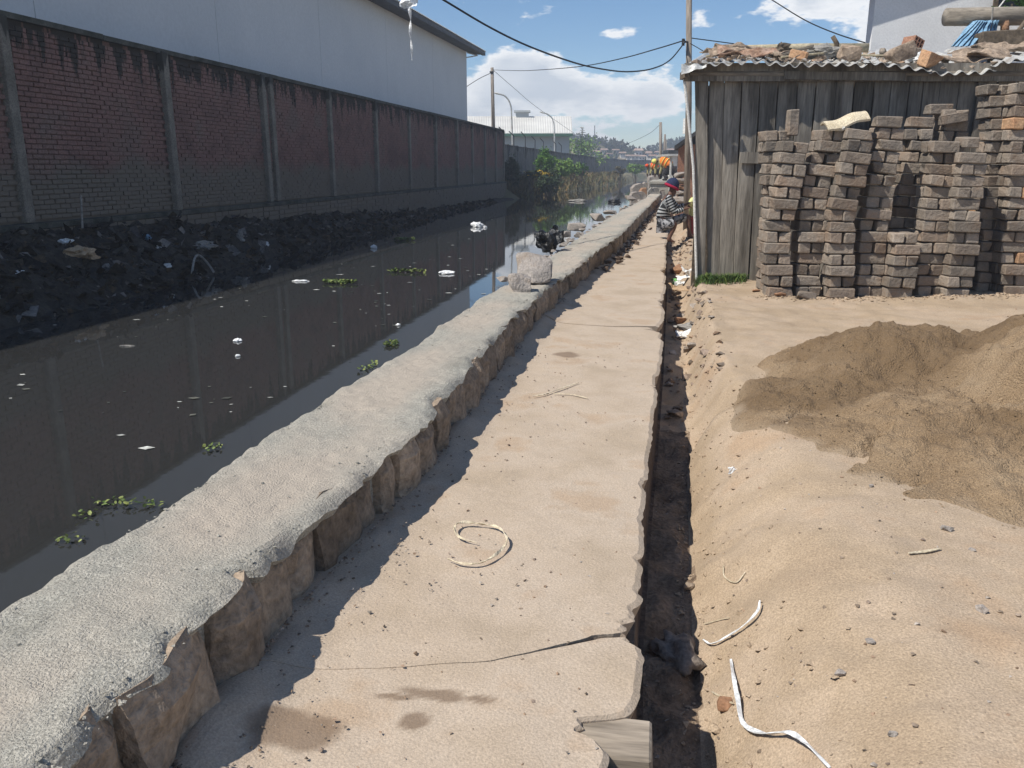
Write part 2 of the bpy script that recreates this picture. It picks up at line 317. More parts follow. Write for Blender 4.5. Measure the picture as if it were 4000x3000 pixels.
class MB:
    def __init__(s): s.v = []; s.f = []
    def add(s, v, f):
        n = len(s.v); s.v += [Vector(p) for p in v]; s.f += [tuple(i + n for i in q) for q in f]; return s
    def box(s, c, size, rot=None):
        x, y, z = (a / 2 for a in size); c = Vector(c)
        P = [Vector(p) for p in ((-x, -y, -z), (x, -y, -z), (x, y, -z), (-x, y, -z), (-x, -y, z), (x, -y, z), (x, y, z), (-x, y, z))]
        if rot is not None: P = [rot @ p for p in P]
        return s.add([c + p for p in P], BOXF)
    def span(s, lo, hi): lo = Vector(lo); hi = Vector(hi); return s.box((lo + hi) / 2, hi - lo)
    def tube(s, pts, rad, seg=8, cap=True):
        pts = [Vector(p) for p in pts]; n = len(pts); base = len(s.v)
        if not isinstance(rad, (list, tuple)): rad = [rad] * n
        up = None
        for i, p in enumerate(pts):
            t = (pts[min(i + 1, n - 1)] - pts[max(i - 1, 0)]).normalized()
            if up is None: up = t.orthogonal().normalized()
            up = (up - t * up.dot(t)); up = up.normalized() if up.length > 1e-6 else t.orthogonal().normalized()
            w = t.cross(up)
            for k in range(seg): a = 2 * PI * k / seg; s.v.append(p + (up * math.cos(a) + w * math.sin(a)) * rad[i])
        for i in range(n - 1):
            for k in range(seg): q = (k + 1) % seg; s.f.append((base + i * seg + k, base + i * seg + q, base + (i + 1) * seg + q, base + (i + 1) * seg + k))
        if cap: s.f.append(tuple(base + k for k in range(seg - 1, -1, -1))); s.f.append(tuple(base + (n - 1) * seg + k for k in range(seg)))
        return s
    def ribbon(s, pts, width, th=.003, twist=None, normal=Vector((0, 0, 1))):
        pts = [Vector(p) for p in pts]; n = len(pts); base = len(s.v)
        for i, p in enumerate(pts):
            t = (pts[min(i + 1, n - 1)] - pts[max(i - 1, 0)]).normalized(); w = t.cross(normal)
            w = w.normalized() if w.length > 1e-5 else Vector((1, 0, 0)); nn = w.cross(t).normalized()
            if twist: a = twist[i]; w, nn = w * math.cos(a) + nn * math.sin(a), nn * math.cos(a) - w * math.sin(a)
            h = width / 2 if not isinstance(width, (list, tuple)) else width[i] / 2
            for q in (-w * h - nn * th / 2, w * h - nn * th / 2, w * h + nn * th / 2, -w * h + nn * th / 2): s.v.append(p + q)
        for i in range(n - 1):
            for k in range(4): q = (k + 1) % 4; s.f.append((base + i * 4 + k, base + i * 4 + q, base + (i + 1) * 4 + q, base + (i + 1) * 4 + k))
        s.f.append((base + 3, base + 2, base + 1, base)); s.f.append(tuple(base + (n - 1) * 4 + k for k in range(4))); return s
    def build(s, name, mat, parent=None, smooth=False): return ob(name, s.v, s.f, mat, parent, smooth)
def grid(ux, vy):      # faces of a len(vy) x len(ux) grid
    nx, ny = ux, vy
    i = np.arange(ny - 1)[:, None] * nx + np.arange(nx - 1)[None, :]
    q = np.stack([i, i + 1, i + nx + 1, i + nx], -1).reshape(-1, 4); return q.tolist()
def hull(pts, noise_amp=0.0, sub=0, seed=0, nf=3.0):
    bm = bmesh.new()
    for p in pts: bm.verts.new(p)
    r = bmesh.ops.convex_hull(bm, input=bm.verts)
    bmesh.ops.delete(bm, geom=list({g for g in r['geom_interior'] + r['geom_unused'] if isinstance(g, bmesh.types.BMVert)}), context='VERTS')
    if sub:
        bmesh.ops.bevel(bm, geom=list(bm.edges), offset=noise_amp * .9, segments=1, affect='EDGES', clamp_overlap=True)
        bmesh.ops.triangulate(bm, faces=bm.faces)
        bmesh.ops.subdivide_edges(bm, edges=bm.edges, cuts=sub, use_grid_fill=True)
    bm.normal_update()
    if noise_amp:
        P = np.array([v.co for v in bm.verts]); d = fbm(P[:, 0] * nf, P[:, 1] * nf, P[:, 2] * nf, 3, seed)
        for v, a in zip(bm.verts, d): v.co += v.normal * float(a) * noise_amp
    V = [v.co.copy() for v in bm.verts]; bm.verts.index_update(); F = [tuple(v.index for v in f.verts) for f in bm.faces]; bm.free(); return V, F
def rock_geo(size, seed, n=14, amp=.0, sub=0, power=.6):
    r = random.Random(seed); P = []
    for i in range(n):
        d = Vector((r.gauss(0, 1), r.gauss(0, 1), r.gauss(0, 1))).normalized()
        d = Vector([math.copysign(abs(c) ** power, c) for c in d]); P.append(Vector((d.x * size[0] / 2, d.y * size[1] / 2, d.z * size[2] / 2)) * r.uniform(.85, 1))
    return hull(P, amp, sub, seed)
def bevel_box(size, b, jit=0.0, seed=0):
    bm = bmesh.new(); bmesh.ops.create_cube(bm, size=1); r = random.Random(seed)
    for v in bm.verts: v.co = Vector((v.co.x * size[0], v.co.y * size[1], v.co.z * size[2])) + Vector((r.uniform(-jit, jit), r.uniform(-jit, jit), r.uniform(-jit, jit) * .6))
    bmesh.ops.bevel(bm, geom=list(bm.edges), offset=b, segments=1, affect='EDGES')
    V = [v.co.copy() for v in bm.verts]; bm.verts.index_update(); F = [tuple(v.index for v in f.verts) for f in bm.faces]; bm.free(); return V, F
def crumple(size, seed, amp=.35, n=10):
    """a crumpled bag or cloth: a squashed ball with folded surface"""
    bm = bmesh.new(); bmesh.ops.create_icosphere(bm, subdivisions=3, radius=.5)
    P = np.array([v.co for v in bm.verts]); d = fbm(P[:, 0] * 4, P[:, 1] * 4, P[:, 2] * 4, 3, seed); e = np.abs(vn(P[:, 0] * 7, P[:, 1] * 7, P[:, 2] * 7, seed + 3))
    for v, a, c in zip(bm.verts, d, e): k = 1 + amp * float(a) - amp * .6 * float(c); v.co = Vector((v.co.x * size[0] * k, v.co.y * size[1] * k, max(v.co.z * size[2] * k, -size[2] * .42)))
    V = [v.co.copy() for v in bm.verts]; bm.verts.index_update(); F = [tuple(v.index for v in f.verts) for f in bm.faces]; bm.free(); return V, F
def sheet(w, l, seed, amp=.03, n=8, th=.004):
    """a bent sheet (paper, cardboard, bark) with thickness, in its own xy plane"""
    xs = np.linspace(-.5, .5, n); X, Y = np.meshgrid(xs, xs); X = X * w * (1 + .12 * vn(Y * 5, Y * 0 + seed, 0, seed)); Y = Y * l * (1 + .12 * vn(X * 5, X * 0 + seed + 9, 0, seed))
    Z = fbm(X / w * 2.2, Y / l * 2.2, seed * 1.7, 3, seed) * amp
    t = np.stack([X, Y, Z], -1).reshape(-1, 3); b = t.copy(); b[:, 2] -= th; V = np.concatenate([t, b]); F = grid(n, n); N = n * n
    F2 = F + [tuple(N + i for i in reversed(q)) for q in F]; ring = [i for i in range(n)] + [n * (i + 1) - 1 for i in range(1, n)] + [N - 1 - i for i in range(1, n)] + [n * (n - 1 - i) for i in range(1, n - 1)]
    for a, c in zip(ring, ring[1:] + ring[:1]): F2.append((a, a + N, c + N, c))
    return [Vector(p) for p in V], F2
def place(name, geo, mat, loc, rot=(0, 0, 0), parent=None, smooth=False):
    me = mesh(name, geo[0], geo[1], mat, smooth); return inst(name, me, Matrix.Translation(loc) @ Euler(rot).to_matrix().to_4x4(), parent)
def thing(name, geo, mat, loc, rot, label, cat, group=None, smooth=False): return tag(place(name, geo, mat, loc, rot, None, smooth), label, cat, group)
def leaves(c, rad, n, size, seed, flat=.0, zmin=None):
    """leaf quads in clumps spread through a crown's volume"""
    r = random.Random(seed); V = []; F = []; cl = []
    for i in range(max(6, n // 60)):
        d = Vector((r.gauss(0, 1), r.gauss(0, 1), r.gauss(0, 1))).normalized() * r.uniform(.35, 1.0) ** .6
        cl.append((Vector((d.x * rad[0], d.y * rad[1], d.z * rad[2])), r.uniform(.16, .34)))
    for i in range(n):
        q, k = r.choice(cl); p = Vector(c) + q + Vector((r.gauss(0, 1) * rad[0] * k, r.gauss(0, 1) * rad[1] * k, r.gauss(0, 1) * rad[2] * k)) * .6
        if zmin is not None and p.z < zmin: p.z = zmin + r.random() * .1
        a = Vector((r.gauss(0, 1), r.gauss(0, 1), r.gauss(0, 1) * (1 - flat))).normalized(); b = a.orthogonal().normalized(); b = Matrix.Rotation(r.uniform(0, 6.28), 3, a) @ b; s = size * r.uniform(.6, 1.3)
        n0 = len(V); V += [p - a * s, p + b * s * .38, p + a * s, p - b * s * .38]; F.append((n0, n0 + 1, n0 + 2, n0 + 3))
    return V, F
def blades(spots, h, w, seed, lean=.35):
    r = random.Random(seed); V = []; F = []
    for p in spots:
        p = Vector(p); a = r.uniform(0, 6.28); d = Vector((math.cos(a), math.sin(a), 0)); s = Vector((-d.y, d.x, 0)) * w * r.uniform(.6, 1.3); hh = h * r.uniform(.5, 1.25); n0 = len(V)
        V += [p - s, p + s, p + d * hh * lean * .4 + Vector((0, 0, hh * .6)) + s * .7, p + d * hh * lean * .4 + Vector((0, 0, hh * .6)) - s * .7, p + d * hh * lean * r.uniform(.6, 1.6) + Vector((0, 0, hh))]
        F += [(n0, n0 + 1, n0 + 2, n0 + 3), (n0 + 3, n0 + 2, n0 + 4)]
    return V, F
# ------------------------------------------------------------------ plan of the place (metres; y runs along the channel)
PE = [(-50, -.05), (1, -.03), (2.1, .0), (2.8, -.015), (4.2, .007), (5.6, .036), (6.9, .058), (11, .103), (15.7, .12), (22, .2), (36, .45), (60, .8), (150, 1.6), (800, 2)]   # right edge of the footpath
WR = [(-50, -1.03), (1, -1.03), (2.2, -1.05), (3.4, -.98), (5.7, -1.03), (7.75, -.997), (9.8, -.885), (14.3, -.63), (28.6, -.225), (36, -.02), (60, .4)]                    # path side of the stone wall
WL = [(-50, -1.62), (1, -1.61), (3.5, -1.594), (4.7, -1.5), (6.8, -1.5), (7.8, -1.436), (10.6, -1.34), (19, -1.12), (31.7, -.55), (40, -.5), (60, -.45), (150, .2), (800, .5)]      # water side
XB = [(-50, -6.9), (7.6, -6.94), (10.2, -6.96), (16.7, -7.5), (24, -7.5), (35.4, -8.15), (42, -8.2), (46, -7.9), (50, -7.6), (57, -6.75), (78, -5.45), (115, -3.75), (152, -3.0), (165, 1.5), (800, 2)]   # far bank waterline
ZW = -.35
XWALL = -8.75
def ground_z(X, Y):
    """height of the bare earth"""
    X = np.asarray(X, float); Y = np.asarray(Y, float)
    pe = ip(Y, PE); wl = ip(Y, WL); xb = ip(Y, XB); u = X - pe
    rough = .012 * fbm(X * 2.2, Y * 2.2, 0, 4, 3) + .009 * fbm(X * 8, Y * 8, 0, 4, 8) - .02 * np.clip(vn(X * 4.2, Y * 3.1, 0, 19) - .5, 0, 1) + .02 * fbm(X * .6, Y * .6, 0, 2, 21)
    wd = ip(Y, [(0, 1.0), (3.4, .92), (5, .6), (6.5, .44), (60, .43)]) + .02 * vn(Y * .8, 0 * Y, 0, 5) + .018 * vn(Y * 4, 0 * Y, 0, 6) + .016 * vn(Y * 13, X * 9, 0, 16)          # ditch beside the path
    dep = -.37 - .07 * np.clip((4.4 - Y) / 1, 0, 1) + .03 * vn(Y * .9, Y * 0, 0, 7) + .06 * np.clip((Y - 6) / 6, 0, 1) + .12 * np.clip((Y - 12) / 6, 0, 1)
    t0 = ip(Y, [(0, .215), (3.6, .205), (6, .19), (60, .19)]); t = np.clip((u - t0) / np.maximum(wd - t0, .05), 0, 1); t = np.where(Y < 5, 1 - (1 - t) ** 2.3, t * t * (3 - 2 * t))
    zr = dep + t * (-dep) + rough * (1 + 1.5 * (1 - t)) + .010 * np.exp(-((u - .30) / .12) ** 2) * fbm(X * 9, Y * 9, 0, 3, 14) + .004 * np.clip(u, 0, 6)
    z = np.where(u >= .0, zr, -.09)
    z = np.where((u < 0) & (X < wl + .05), -1.0, z)
    # far bank
    b = np.clip((xb - X) / np.maximum(xb - (XWALL + .1), .4), 0, 1); lump = .16 * fbm(X * 1.7, Y * 1.7, 0, 4, 31) + .05 * fbm(X * 7, Y * 7, 0, 2, 33)
    hb = ip(Y, [(8, .92), (13, .86), (19, .62), (26, .36), (33, .2), (46, .12)]); zb = ZW - .03 + (hb * b ** .8) + lump * np.clip(b * 3, 0, 1) * np.clip(4 - 3.2 * b, 0, 1) * (.3 + .7 * hb)
    zb = np.where(Y > 46.5, ZW - .03 + .75 * np.clip((xb - X) / 1.2, 0, 1) + lump * .8 * np.clip((xb - X) * 2, 0, 1), zb)
    und = np.clip((X - xb) / .5, 0, 1); zu = ZW - .03 - .62 * und
    z = np.where((X < wl - .05) & (X <= xb), zb, np.where((X < wl - .05) & (X > xb), zu, z))
    z = np.where((Y > 160), .3, z)
    return z
def fill(sp):
    a = np.array([(p[0], p[1]) for p in sp]); z = ground_z(a[:, 0], a[:, 1]); return [(p[0], p[1], float(q)) for p, q in zip(sp, z)]
def gzs(x, y): return float(ground_z(np.array([x]), np.array([y]))[0])
# ------------------------------------------------------------------ ground
def build_ground():
    u = np.concatenate([[-245, -190, -120, -60, -40, -25, -16, -12, -10.5], np.linspace(-9.6, -5.6, 54), [-5.2, -4.6, -3.6, -2.6, -2.0, -1.75, -1.6, -1.5, -1.3, -1.0, -.5], [-.02, -.012, 0.0, .004], np.linspace(.02, .62, 34), np.linspace(.62, 4.4, 112)[1:], [4.6, 5, 5.6, 6.5, 8, 11, 16, 24, 40, 70, 140, 245]])
    y = np.concatenate([[-45, -15, -4, 0, .6], np.linspace(1.0, 4.6, 150), np.linspace(4.6, 11, 165)[1:], np.linspace(11, 22, 90)[1:], np.linspace(22, 62, 100)[1:], np.linspace(62, 160, 50)[1:], [162, 170, 200, 240, 290, 350, 400]])
    Ug, Y = np.meshgrid(u, y); X = Ug + ip(Y, PE) * (np.abs(Ug) < 20)
    Z = ground_z(X, Y)
    Z = np.where((np.abs(Ug + .012) < 1e-4), -.12, Z)
    V = np.stack([X, Y, Z], -1).reshape(-1, 3)
    o = ob('ground', V, grid(len(u), len(y)), 'dirt', smooth=True)
    me = o.data; me.materials.append(MATS['bank']); me.materials.append(MATS['soil_dark']); me.materials.append(MATS['far_ground']); me.materials.append(MATS['ditch_soil_shade'])
    c = np.empty(len(me.polygons) * 3); me.polygons.foreach_get('center', c); c = c.reshape(-1, 3)
    uu = c[:, 0] - ip(c[:, 1], PE)
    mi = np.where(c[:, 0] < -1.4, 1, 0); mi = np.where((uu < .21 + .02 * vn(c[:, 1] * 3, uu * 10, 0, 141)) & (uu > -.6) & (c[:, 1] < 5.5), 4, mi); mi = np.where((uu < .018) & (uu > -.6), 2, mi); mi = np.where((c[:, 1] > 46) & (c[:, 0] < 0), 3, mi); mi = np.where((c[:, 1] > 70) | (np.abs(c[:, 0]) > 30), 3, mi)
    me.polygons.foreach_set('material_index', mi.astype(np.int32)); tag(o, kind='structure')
    xs = np.linspace(-9.4, 2.5, 3); w = MB(); w.add([(-9.3, -6, ZW), (-1.15, -6, ZW), (.2, 36, ZW), (.6, 75, ZW), (2.2, 161, ZW), (-9.3, 161, ZW)], [(0, 1, 2, 3, 4, 5)])
    tag(w.build('water', 'water'), kind='structure')
build_ground()
# ------------------------------------------------------------------ footpath of concrete slabs
def seam1(x): return np.interp(x, [-1.1, -.42, -.12, -.03, .1], [1.86, 2.02, 2.20, 2.225, 2.225])
def build_path():
    p = tag(empty('footpath', (-.5, 5, 0)), kind='structure')
    joints = [lambda x: x * 0 + .8, seam1, lambda x: 7.22 + .10 * np.sin(x * 3) - .12 * x, lambda x: 15.3 + .15 * np.sin(x * 5), lambda x: x * 0 + 37.0]
    gapL = [0, .0003, .012, .03, 0]; gapR = [0, .024, .055, .05, 0]
    for k in range(4):
        ny = [110, 330, 260, 150][k]; nx = [62, 56, 40, 24][k]
        s = np.linspace(0, 1, nx); t = np.linspace(0, 1, ny); S, T = np.meshgrid(s, t)
        ym = joints[k](S * 0 - .5) * (1 - T) + joints[k + 1](S * 0 - .5) * T
        for it in range(3):
            xl = ip(ym, WR) - .10; xr = ip(ym, PE); X = xl + (xr - xl) * S
            g0 = gapL[k] + (gapR[k] - gapL[k]) * S ** 5; g1 = gapL[k + 1] + (gapR[k + 1] - gapL[k + 1]) * S ** 5
            ym = (joints[k](X) + g0 / 2) * (1 - T) + (joints[k + 1](X) - g1 / 2) * T
        Y = ym
        # ragged right edge
        rag = .006 * fbm(Y * 5, Y * 0, k, 3, 41) + .0025 * fbm(Y * 23, Y * 0, k, 2, 44) - .05 * np.clip(vn(Y * 5.3, Y * 0, k, 48) - .45, 0, 1) + .012 * fbm(Y * 1.1, Y * 0, 0, 2, 47) - .006 - .06 * np.clip((1.86 - Y) / .04, 0, 1)
        for (yc, dpt, w) in ((1.80, .075, .055), (1.86, .02, .03), (2.23, .04, .05), (2.30, .045, .06), (2.40, .03, .03), (2.52, .018, .025), (7.12, .12, .10),  (2.75, .016, .03), (3.1, .012, .04), (3.5, .02, .07), (5.2, .02, .05), (8.6, .04, .3), (11.4, .04, .2)): rag = rag - dpt * np.exp(-np.abs((Y - yc + .02 * vn(X * 12, Y * 9, 0, 45)) / w) ** 2.2) * (1 + .5 * vn(Y * 40, Y * 0, 0, 46))
        X = X + rag * np.clip((S - .72) / .28, 0, 1) ** 1.0
        Z = .003 * fbm(X * 6, Y * 6, 0, 4, 51) + .006 * fbm(X * 1.2, Y * 1.2, 0, 3, 57) + [-.002, 0, .004, 0][k] + .035 * np.exp(-((X - ip(Y, WR)) / .10) ** 2) * (1 + .6 * fbm(X * 3, Y * 3, 0, 3, 58))
        Z = Z - .012 * np.clip((S - .985) / .015, 0, 1)
        top = np.stack([X, Y, Z], -1).reshape(-1, 3); F = grid(nx, ny); n = nx * ny
        ring = list(range(nx)) + [nx * (i + 1) - 1 for i in range(1, ny)] + [n - 1 - i for i in range(1, nx)] + [nx * (ny - 1 - i) for i in range(1, ny - 1)]
        low = top[ring].copy(); low[:, 2] -= .075 + .012 * vn(low[:, 1] * 6, low[:, 0] * 6, 0, 61); cen = top.mean(0); 
        low[:, 0] -= np.where(top[ring][:, 0] > ip(low[:, 1], PE) - .2, .015 + .02 * np.abs(vn(low[:, 1] * 9, 0 * low[:, 1], 0, 63)), 0)
        V = np.concatenate([top, low]); m = len(ring)
        for i in range(m): a = ring[i]; b = ring[(i + 1) % m]; F.append((a, n + i, n + (i + 1) % m, b))
        o = ob('slab', V, F, 'slab', p, smooth=False)
        a = o.data.attributes.new('wet', 'FLOAT', 'POINT'); wv = np.zeros(len(V))
        xx, yy = V[:, 0], V[:, 1]; wob = .25 * fbm(xx * 14, yy * 14, 0, 3, 71)
        for (px, py, rx, ry, an) in WET:
            c = gz(px, py); dx, dy = xx - c.x, yy - c.y; ca, sa = math.cos(an), math.sin(an); d = np.sqrt(((dx * ca + dy * sa) / rx) ** 2 + ((-dx * sa + dy * ca) / ry) ** 2) + wob
            wv = np.maximum(wv, np.clip((1.12 - d) / .35, 0, 1))
        a.data.foreach_set('value', wv * .75)
    # packed earth under the slabs, showing as the ditch's left face
WET = [(930, 1495, .135, .025, -.05), (1040, 1510, .06, .018, -.1), (850, 1500, .06, .015, .0), (895, 1556, .04, .035, .5), (650, 1580, .11, .07, .4), (600, 1560, .08, .06, .4), (1225, 765, .10, .09, .2)]
mixcol(MATS['slab'], attr_fac('wet'), (.17, .115, .075))
build_path()
# timber block let into the broken path edge
def build_block():
    e = tag(empty('timber_block', (-.02, 1.7, -.1)), 'weathered grey timber block bridging the broken edge of the path', 'timber block')
    a = MB(); a.add(*[(lambda g: ([v + Vector((-.055, 1.79, -.055)) for v in g[0]], g[1]))(bevel_box((.185, .155, .07), .006, .005, 3))][0]); a.build('upper_board', 'timber', e)
    b = MB(); b.add(*[(lambda g: ([v + Vector((-.045, 1.53, -.13)) for v in g[0]], g[1]))(bevel_box((.165, .345, .17), .006, .004, 4))][0]); b.build('lower_board', 'timber', e)
build_block()
# ------------------------------------------------------------------ masonry wall between path and water
def wall_top(Y): return .27 + .012 * vn(Y * .7, Y * 0, 0, 81) + .02 * np.clip((Y - 9) / 10, 0, 1)
def build_stone_wall():
    e = tag(empty('stone_wall', (-1.3, 5, 0)), 'low mortared stone wall with rough cement top between path and channel', 'stone wall')
    # cement top
    y = np.concatenate([np.linspace(.7, 4.5, 200), np.linspace(4.5, 11, 170)[1:], np.linspace(11, 36, 170)[1:]]); s = np.linspace(0, 1, 34); S, Y = np.meshgrid(s, y)
    re = .014 * fbm(Y * 2.4, Y * 0, 0, 3, 83) + .007 * fbm(Y * 17, Y * 0, 0, 3, 85) - .012
    for (yc, dpt, w) in ((1.33, .05, .09), (1.58, .045, .05), (1.93, .05, .03), (2.75, .03, .05), (3.75, .03, .08), (1.1, .04, .12), (4.6, .03, .06), (6.3, .03, .08)): re = re - dpt * np.exp(-np.abs((Y - yc) / w) ** 2.4)
    le = .016 * fbm(Y * 3.1, Y * 0, 0, 4, 87) + .012 * fbm(Y * 12, Y * 0, 0, 3, 88)
    X = (ip(Y, WL) + le) * (1 - S) + (ip(Y, WR) + re) * S
    Z = wall_top(Y) + .006 * fbm(X * 4, Y * 4, 0, 3, 91) + .0035 * fbm(X * 24, Y * 24, 0, 3, 93) - .022 * np.clip((S - .90) / .10, 0, 1) ** 2 * (1 + fbm(Y * 6, X * 6, 0, 2, 95)) - .03 * np.clip((.08 - S) / .08, 0, 1) ** 2
    Z = Z + .010 * np.clip(vn(X * 9, Y * 9, 0, 97) - .35, 0, 1) * (np.clip((S - .75) / .2, 0, 1) + np.clip((.25 - S) / .2, 0, 1))
    nx, ny = len(s), len(y); top = np.stack([X, Y, Z], -1).reshape(-1, 3); F = grid(nx, ny); n = nx * ny; V = [top]
    li = np.arange(ny) * nx; ri = li + nx - 1
    lf = top[li].copy(); lf[:, 2] = -1.0; lf[:, 0] -= .10; rf = top[ri].copy(); rf[:, 2] -= .022 + .014 * vn(rf[:, 1] * 7, rf[:, 1] * 0, 0, 99); rf[:, 0] -= .015
    V = np.concatenate([top, lf, rf]); 
    for i in range(ny - 1):
        F.append((li[i], li[i + 1], n + i + 1, n + i)); F.append((ri[i + 1], ri[i], n + ny + i, n + ny + i + 1))
    F.append(tuple(li[0] + np.arange(nx - 1, -1, -1)) + (n, n + ny))
    o = ob('cement_top', V, [tuple(int(a) for a in q) for q in F], 'cement', e)
    a = o.data.attributes.new('dust', 'FLOAT', 'POINT'); dv = np.zeros(len(V)); dv[:n] = np.clip((np.clip(1.3 - 2.2 * np.abs(S - .52), 0, 1) + .7 * fbm(X * 2.2, Y * 1.6, 0, 4, 98) - .25), 0, 1).reshape(-1); a.data.foreach_set('value', dv * .8)
    # core of mortar behind the face stones
    c = MB(); ys = np.linspace(.7, 36, 90)
    v = []; f = []
    for i, yy in enumerate(ys):
        x0 = float(ip(yy, WL)) + .03; x1 = float(ip(yy, WR)) - .075; zt = float(wall_top(yy)) - .045; v += [(x0, yy, -.3), (x1, yy, -.3), (x1, yy, zt), (x0, yy, zt)]
        if i: q = i * 4; f += [(q - 4 + k, q - 4 + (k + 1) % 4, q + (k + 1) % 4, q + k) for k in range(4)]
    c.add(v, f + [(3, 2, 1, 0)]); c.build('mortar_core', 'cement', e)
    # face stones
    r = random.Random(11); yy = .85; k = 0
    while yy < 35.5:
        L = r.uniform(.15, .34) * (1.0 if yy < 12 else 1.25); gap = r.uniform(.004, .018); y1 = yy + L; k += 1
        zt = float(wall_top((yy + y1) / 2)) - r.uniform(.012, .03); zb = -.10; out = r.uniform(-.012, .024); nn, mm = 6, 6
        if r.random() < .10: out -= .03
        # front face sits on the wall line, bulging, edges falling back
        V = []; tilt = r.uniform(-.03, .03); bat = r.uniform(-.02, .03); sk = r.uniform(-.035, .035)
        for j in range(mm):
            for i in range(nn):
                a, b = i / (nn - 1), j / (mm - 1); ed = min(a, 1 - a, .5) ; ed2 = min(1 - b, 1)
                Yp = yy + L * a + sk * (b - .5) + .012 * float(vn(b * 3, k * 1.7, 0, 5)) * (1 if i in (0, nn - 1) else 0); Zp = zb + (zt - zb) * b + .015 * float(vn(a * 2.5, k * 2.3, 0, 6)) * (1 if j == mm - 1 else .3)
                Xp = float(ip(Yp, WR)) + out - .012 + tilt * (a - .5) - bat * b + .022 * float(fbm(a * 2.3 + k * 3, b * 2.3, 0, 3, 9)) - (.024 if i in (0, nn - 1) else 0) - (.03 if j == mm - 1 else 0)
                V.append(Vector((Xp, Yp, Zp)))
        Fq = [tuple(q) for q in grid(nn, mm)]; n0 = len(V); ring = list(range(nn)) + [nn * (i + 1) - 1 for i in range(1, mm)] + [nn * mm - 1 - i for i in range(1, nn)] + [nn * (mm - 1 - i) for i in range(1, mm - 1)]
        for q in ring: V.append(V[q] + Vector((-.13, 0, -.05)))
        for i in range(len(ring)): a, b = ring[i], ring[(i + 1) % len(ring)]; Fq.append((a, n0 + i, n0 + (i + 1) % len(ring), b))
        ob('stone', V, Fq, 'stone', e); yy = y1 + gap
build_stone_wall()
# ------------------------------------------------------------------ things lying on the path, the wall and the dirt
def on(px, py, z=0.0): return gz(px, py, z)
def catmull(P, k=6):
    P = [Vector(p) for p in P]; Q = [P[0] * 2 - P[1]] + P + [P[-1] * 2 - P[-2]]; out = []
    for i in range(1, len(Q) - 2):
        for j in range(k):
            t = j / k; a, b, c, d = Q[i - 1:i + 3]; out.append(.5 * ((2 * b) + (c - a) * t + (2 * a - 5 * b + 4 * c - d) * t * t + (3 * b - a - 3 * c + d) * t ** 3))
    return out + [P[-1]]
def dz(px, py, guess=-.15):
    z = guess
    for k in range(14): p = gz(px, py, z); z = .5 * z + .5 * gzs(p.x, p.y)
    return Vector((p.x, p.y, gzs(p.x, p.y)))
def strip(name, pix, width, mat, label, cat, z=.008, lift=None, dirt=False, seed=1, tw=1.0, k=6):
    r = random.Random(seed); P = [gz(a, b, z) for a, b in pix]
    if dirt: P = [dz(a, b) + Vector((0, 0, z)) for a, b in pix]
    if lift: P = [p + Vector((0, 0, l)) for p, l in zip(P, lift)]
    Q = catmull(P, k); tws = [tw * math.sin(i * .55 + seed) for i in range(len(Q))]; n = len(Q)
    w = [width * (1 - .55 * abs(2 * i / (n - 1) - 1) ** 4) * r.uniform(.8, 1.1) for i in range(n)]
    m = MB(); m.ribbon(Q, w, .003, tws); return tag(m.build(name, mat), label, cat)
strip('dry_leaf_strip', [(967, 1207), (1000, 1217), (1040, 1217), (1075, 1200), (1095, 1175), (1088, 1155), (1070, 1140), (1035, 1133), (1000, 1132), (983, 1140), (985, 1155), (1000, 1165), (1030, 1172)], .011, 'dry_leaf', 'pale dry leaf strip curled in a loop on the path', 'leaf strip', .012, [0, 0, .004, .01, .012, .01, .006, .004, .008, .01, .006, .002, 0])
strip('dry_stalk', [(1150, 856), (1180, 850), (1215, 838), (1250, 826)], .010, 'dry_leaf', 'thin dry stalk lying farther along the path', 'stalk', .008, seed=3, tw=.3)
strip('dry_stalk', [(1195, 850), (1235, 852), (1270, 860)], .010, 'dry_leaf', 'shorter dry stalk crossing the thin stalk on the path', 'stalk', .010, seed=4, tw=.3)
strip('plastic_ribbon', [(1640, 1315), (1633, 1340), (1600, 1368), (1560, 1392), (1535, 1400), (1518, 1393)], .010, 'plastic_white', 'short white plastic ribbon bent at the edge of the ditch', 'ribbon', .012, [.02, .02, .012, .01, .006, .01], True, 5, .5)
strip('plastic_ribbon', [(1578, 1432), (1584, 1480), (1592, 1530), (1605, 1578), (1650, 1597), (1700, 1604), (1740, 1630), (1790, 1675)], .016, 'plastic_white', 'long white plastic ribbon lying on the dirt near the bottom edge', 'ribbon', .014, [.0, .012, .02, .01, .006, .02, .02, .01], True, 6, .55)
strip('stick', [(1538, 1500), (1560, 1512), (1583, 1526)], .012, 'dry_leaf', 'short brown stick beside the long white ribbon', 'stick', .01, None, True, 7, .2)
strip('stick', [(1962, 1199), (1995, 1196), (2032, 1189)], .014, 'dry_leaf', 'pale straight stick on the dirt in front of the sand', 'stick', .008, None, True, 8, .1)
strip('grass_stem', [(1562, 1225), (1565, 1250), (1590, 1262), (1610, 1240)], .005, 'dry_leaf', 'thin curled grass stem on the dirt right of the ditch', 'stem', .008, None, True, 9, .1)
strip('grass_stem', [(1520, 1352), (1545, 1345), (1575, 1338)], .005, 'dry_leaf', 'thin straight grass stem on the dirt above the short ribbon', 'stem', .008, None, True, 10, .1)
def rock(px, py, z, size, seed, label, mat='granite', cat='stone', rz=0, amp=.02, sub=2, name='stone', n=14, tilt=(0, 0), sink=.04):
    p = gz(px, py, z); g = rock_geo(size, seed, n, amp, sub); zm = min(v.z for v in g[0])
    return thing(name, g, mat, (p.x, p.y, z - zm - sink * size[2]), (tilt[0], tilt[1], rz), label, cat)
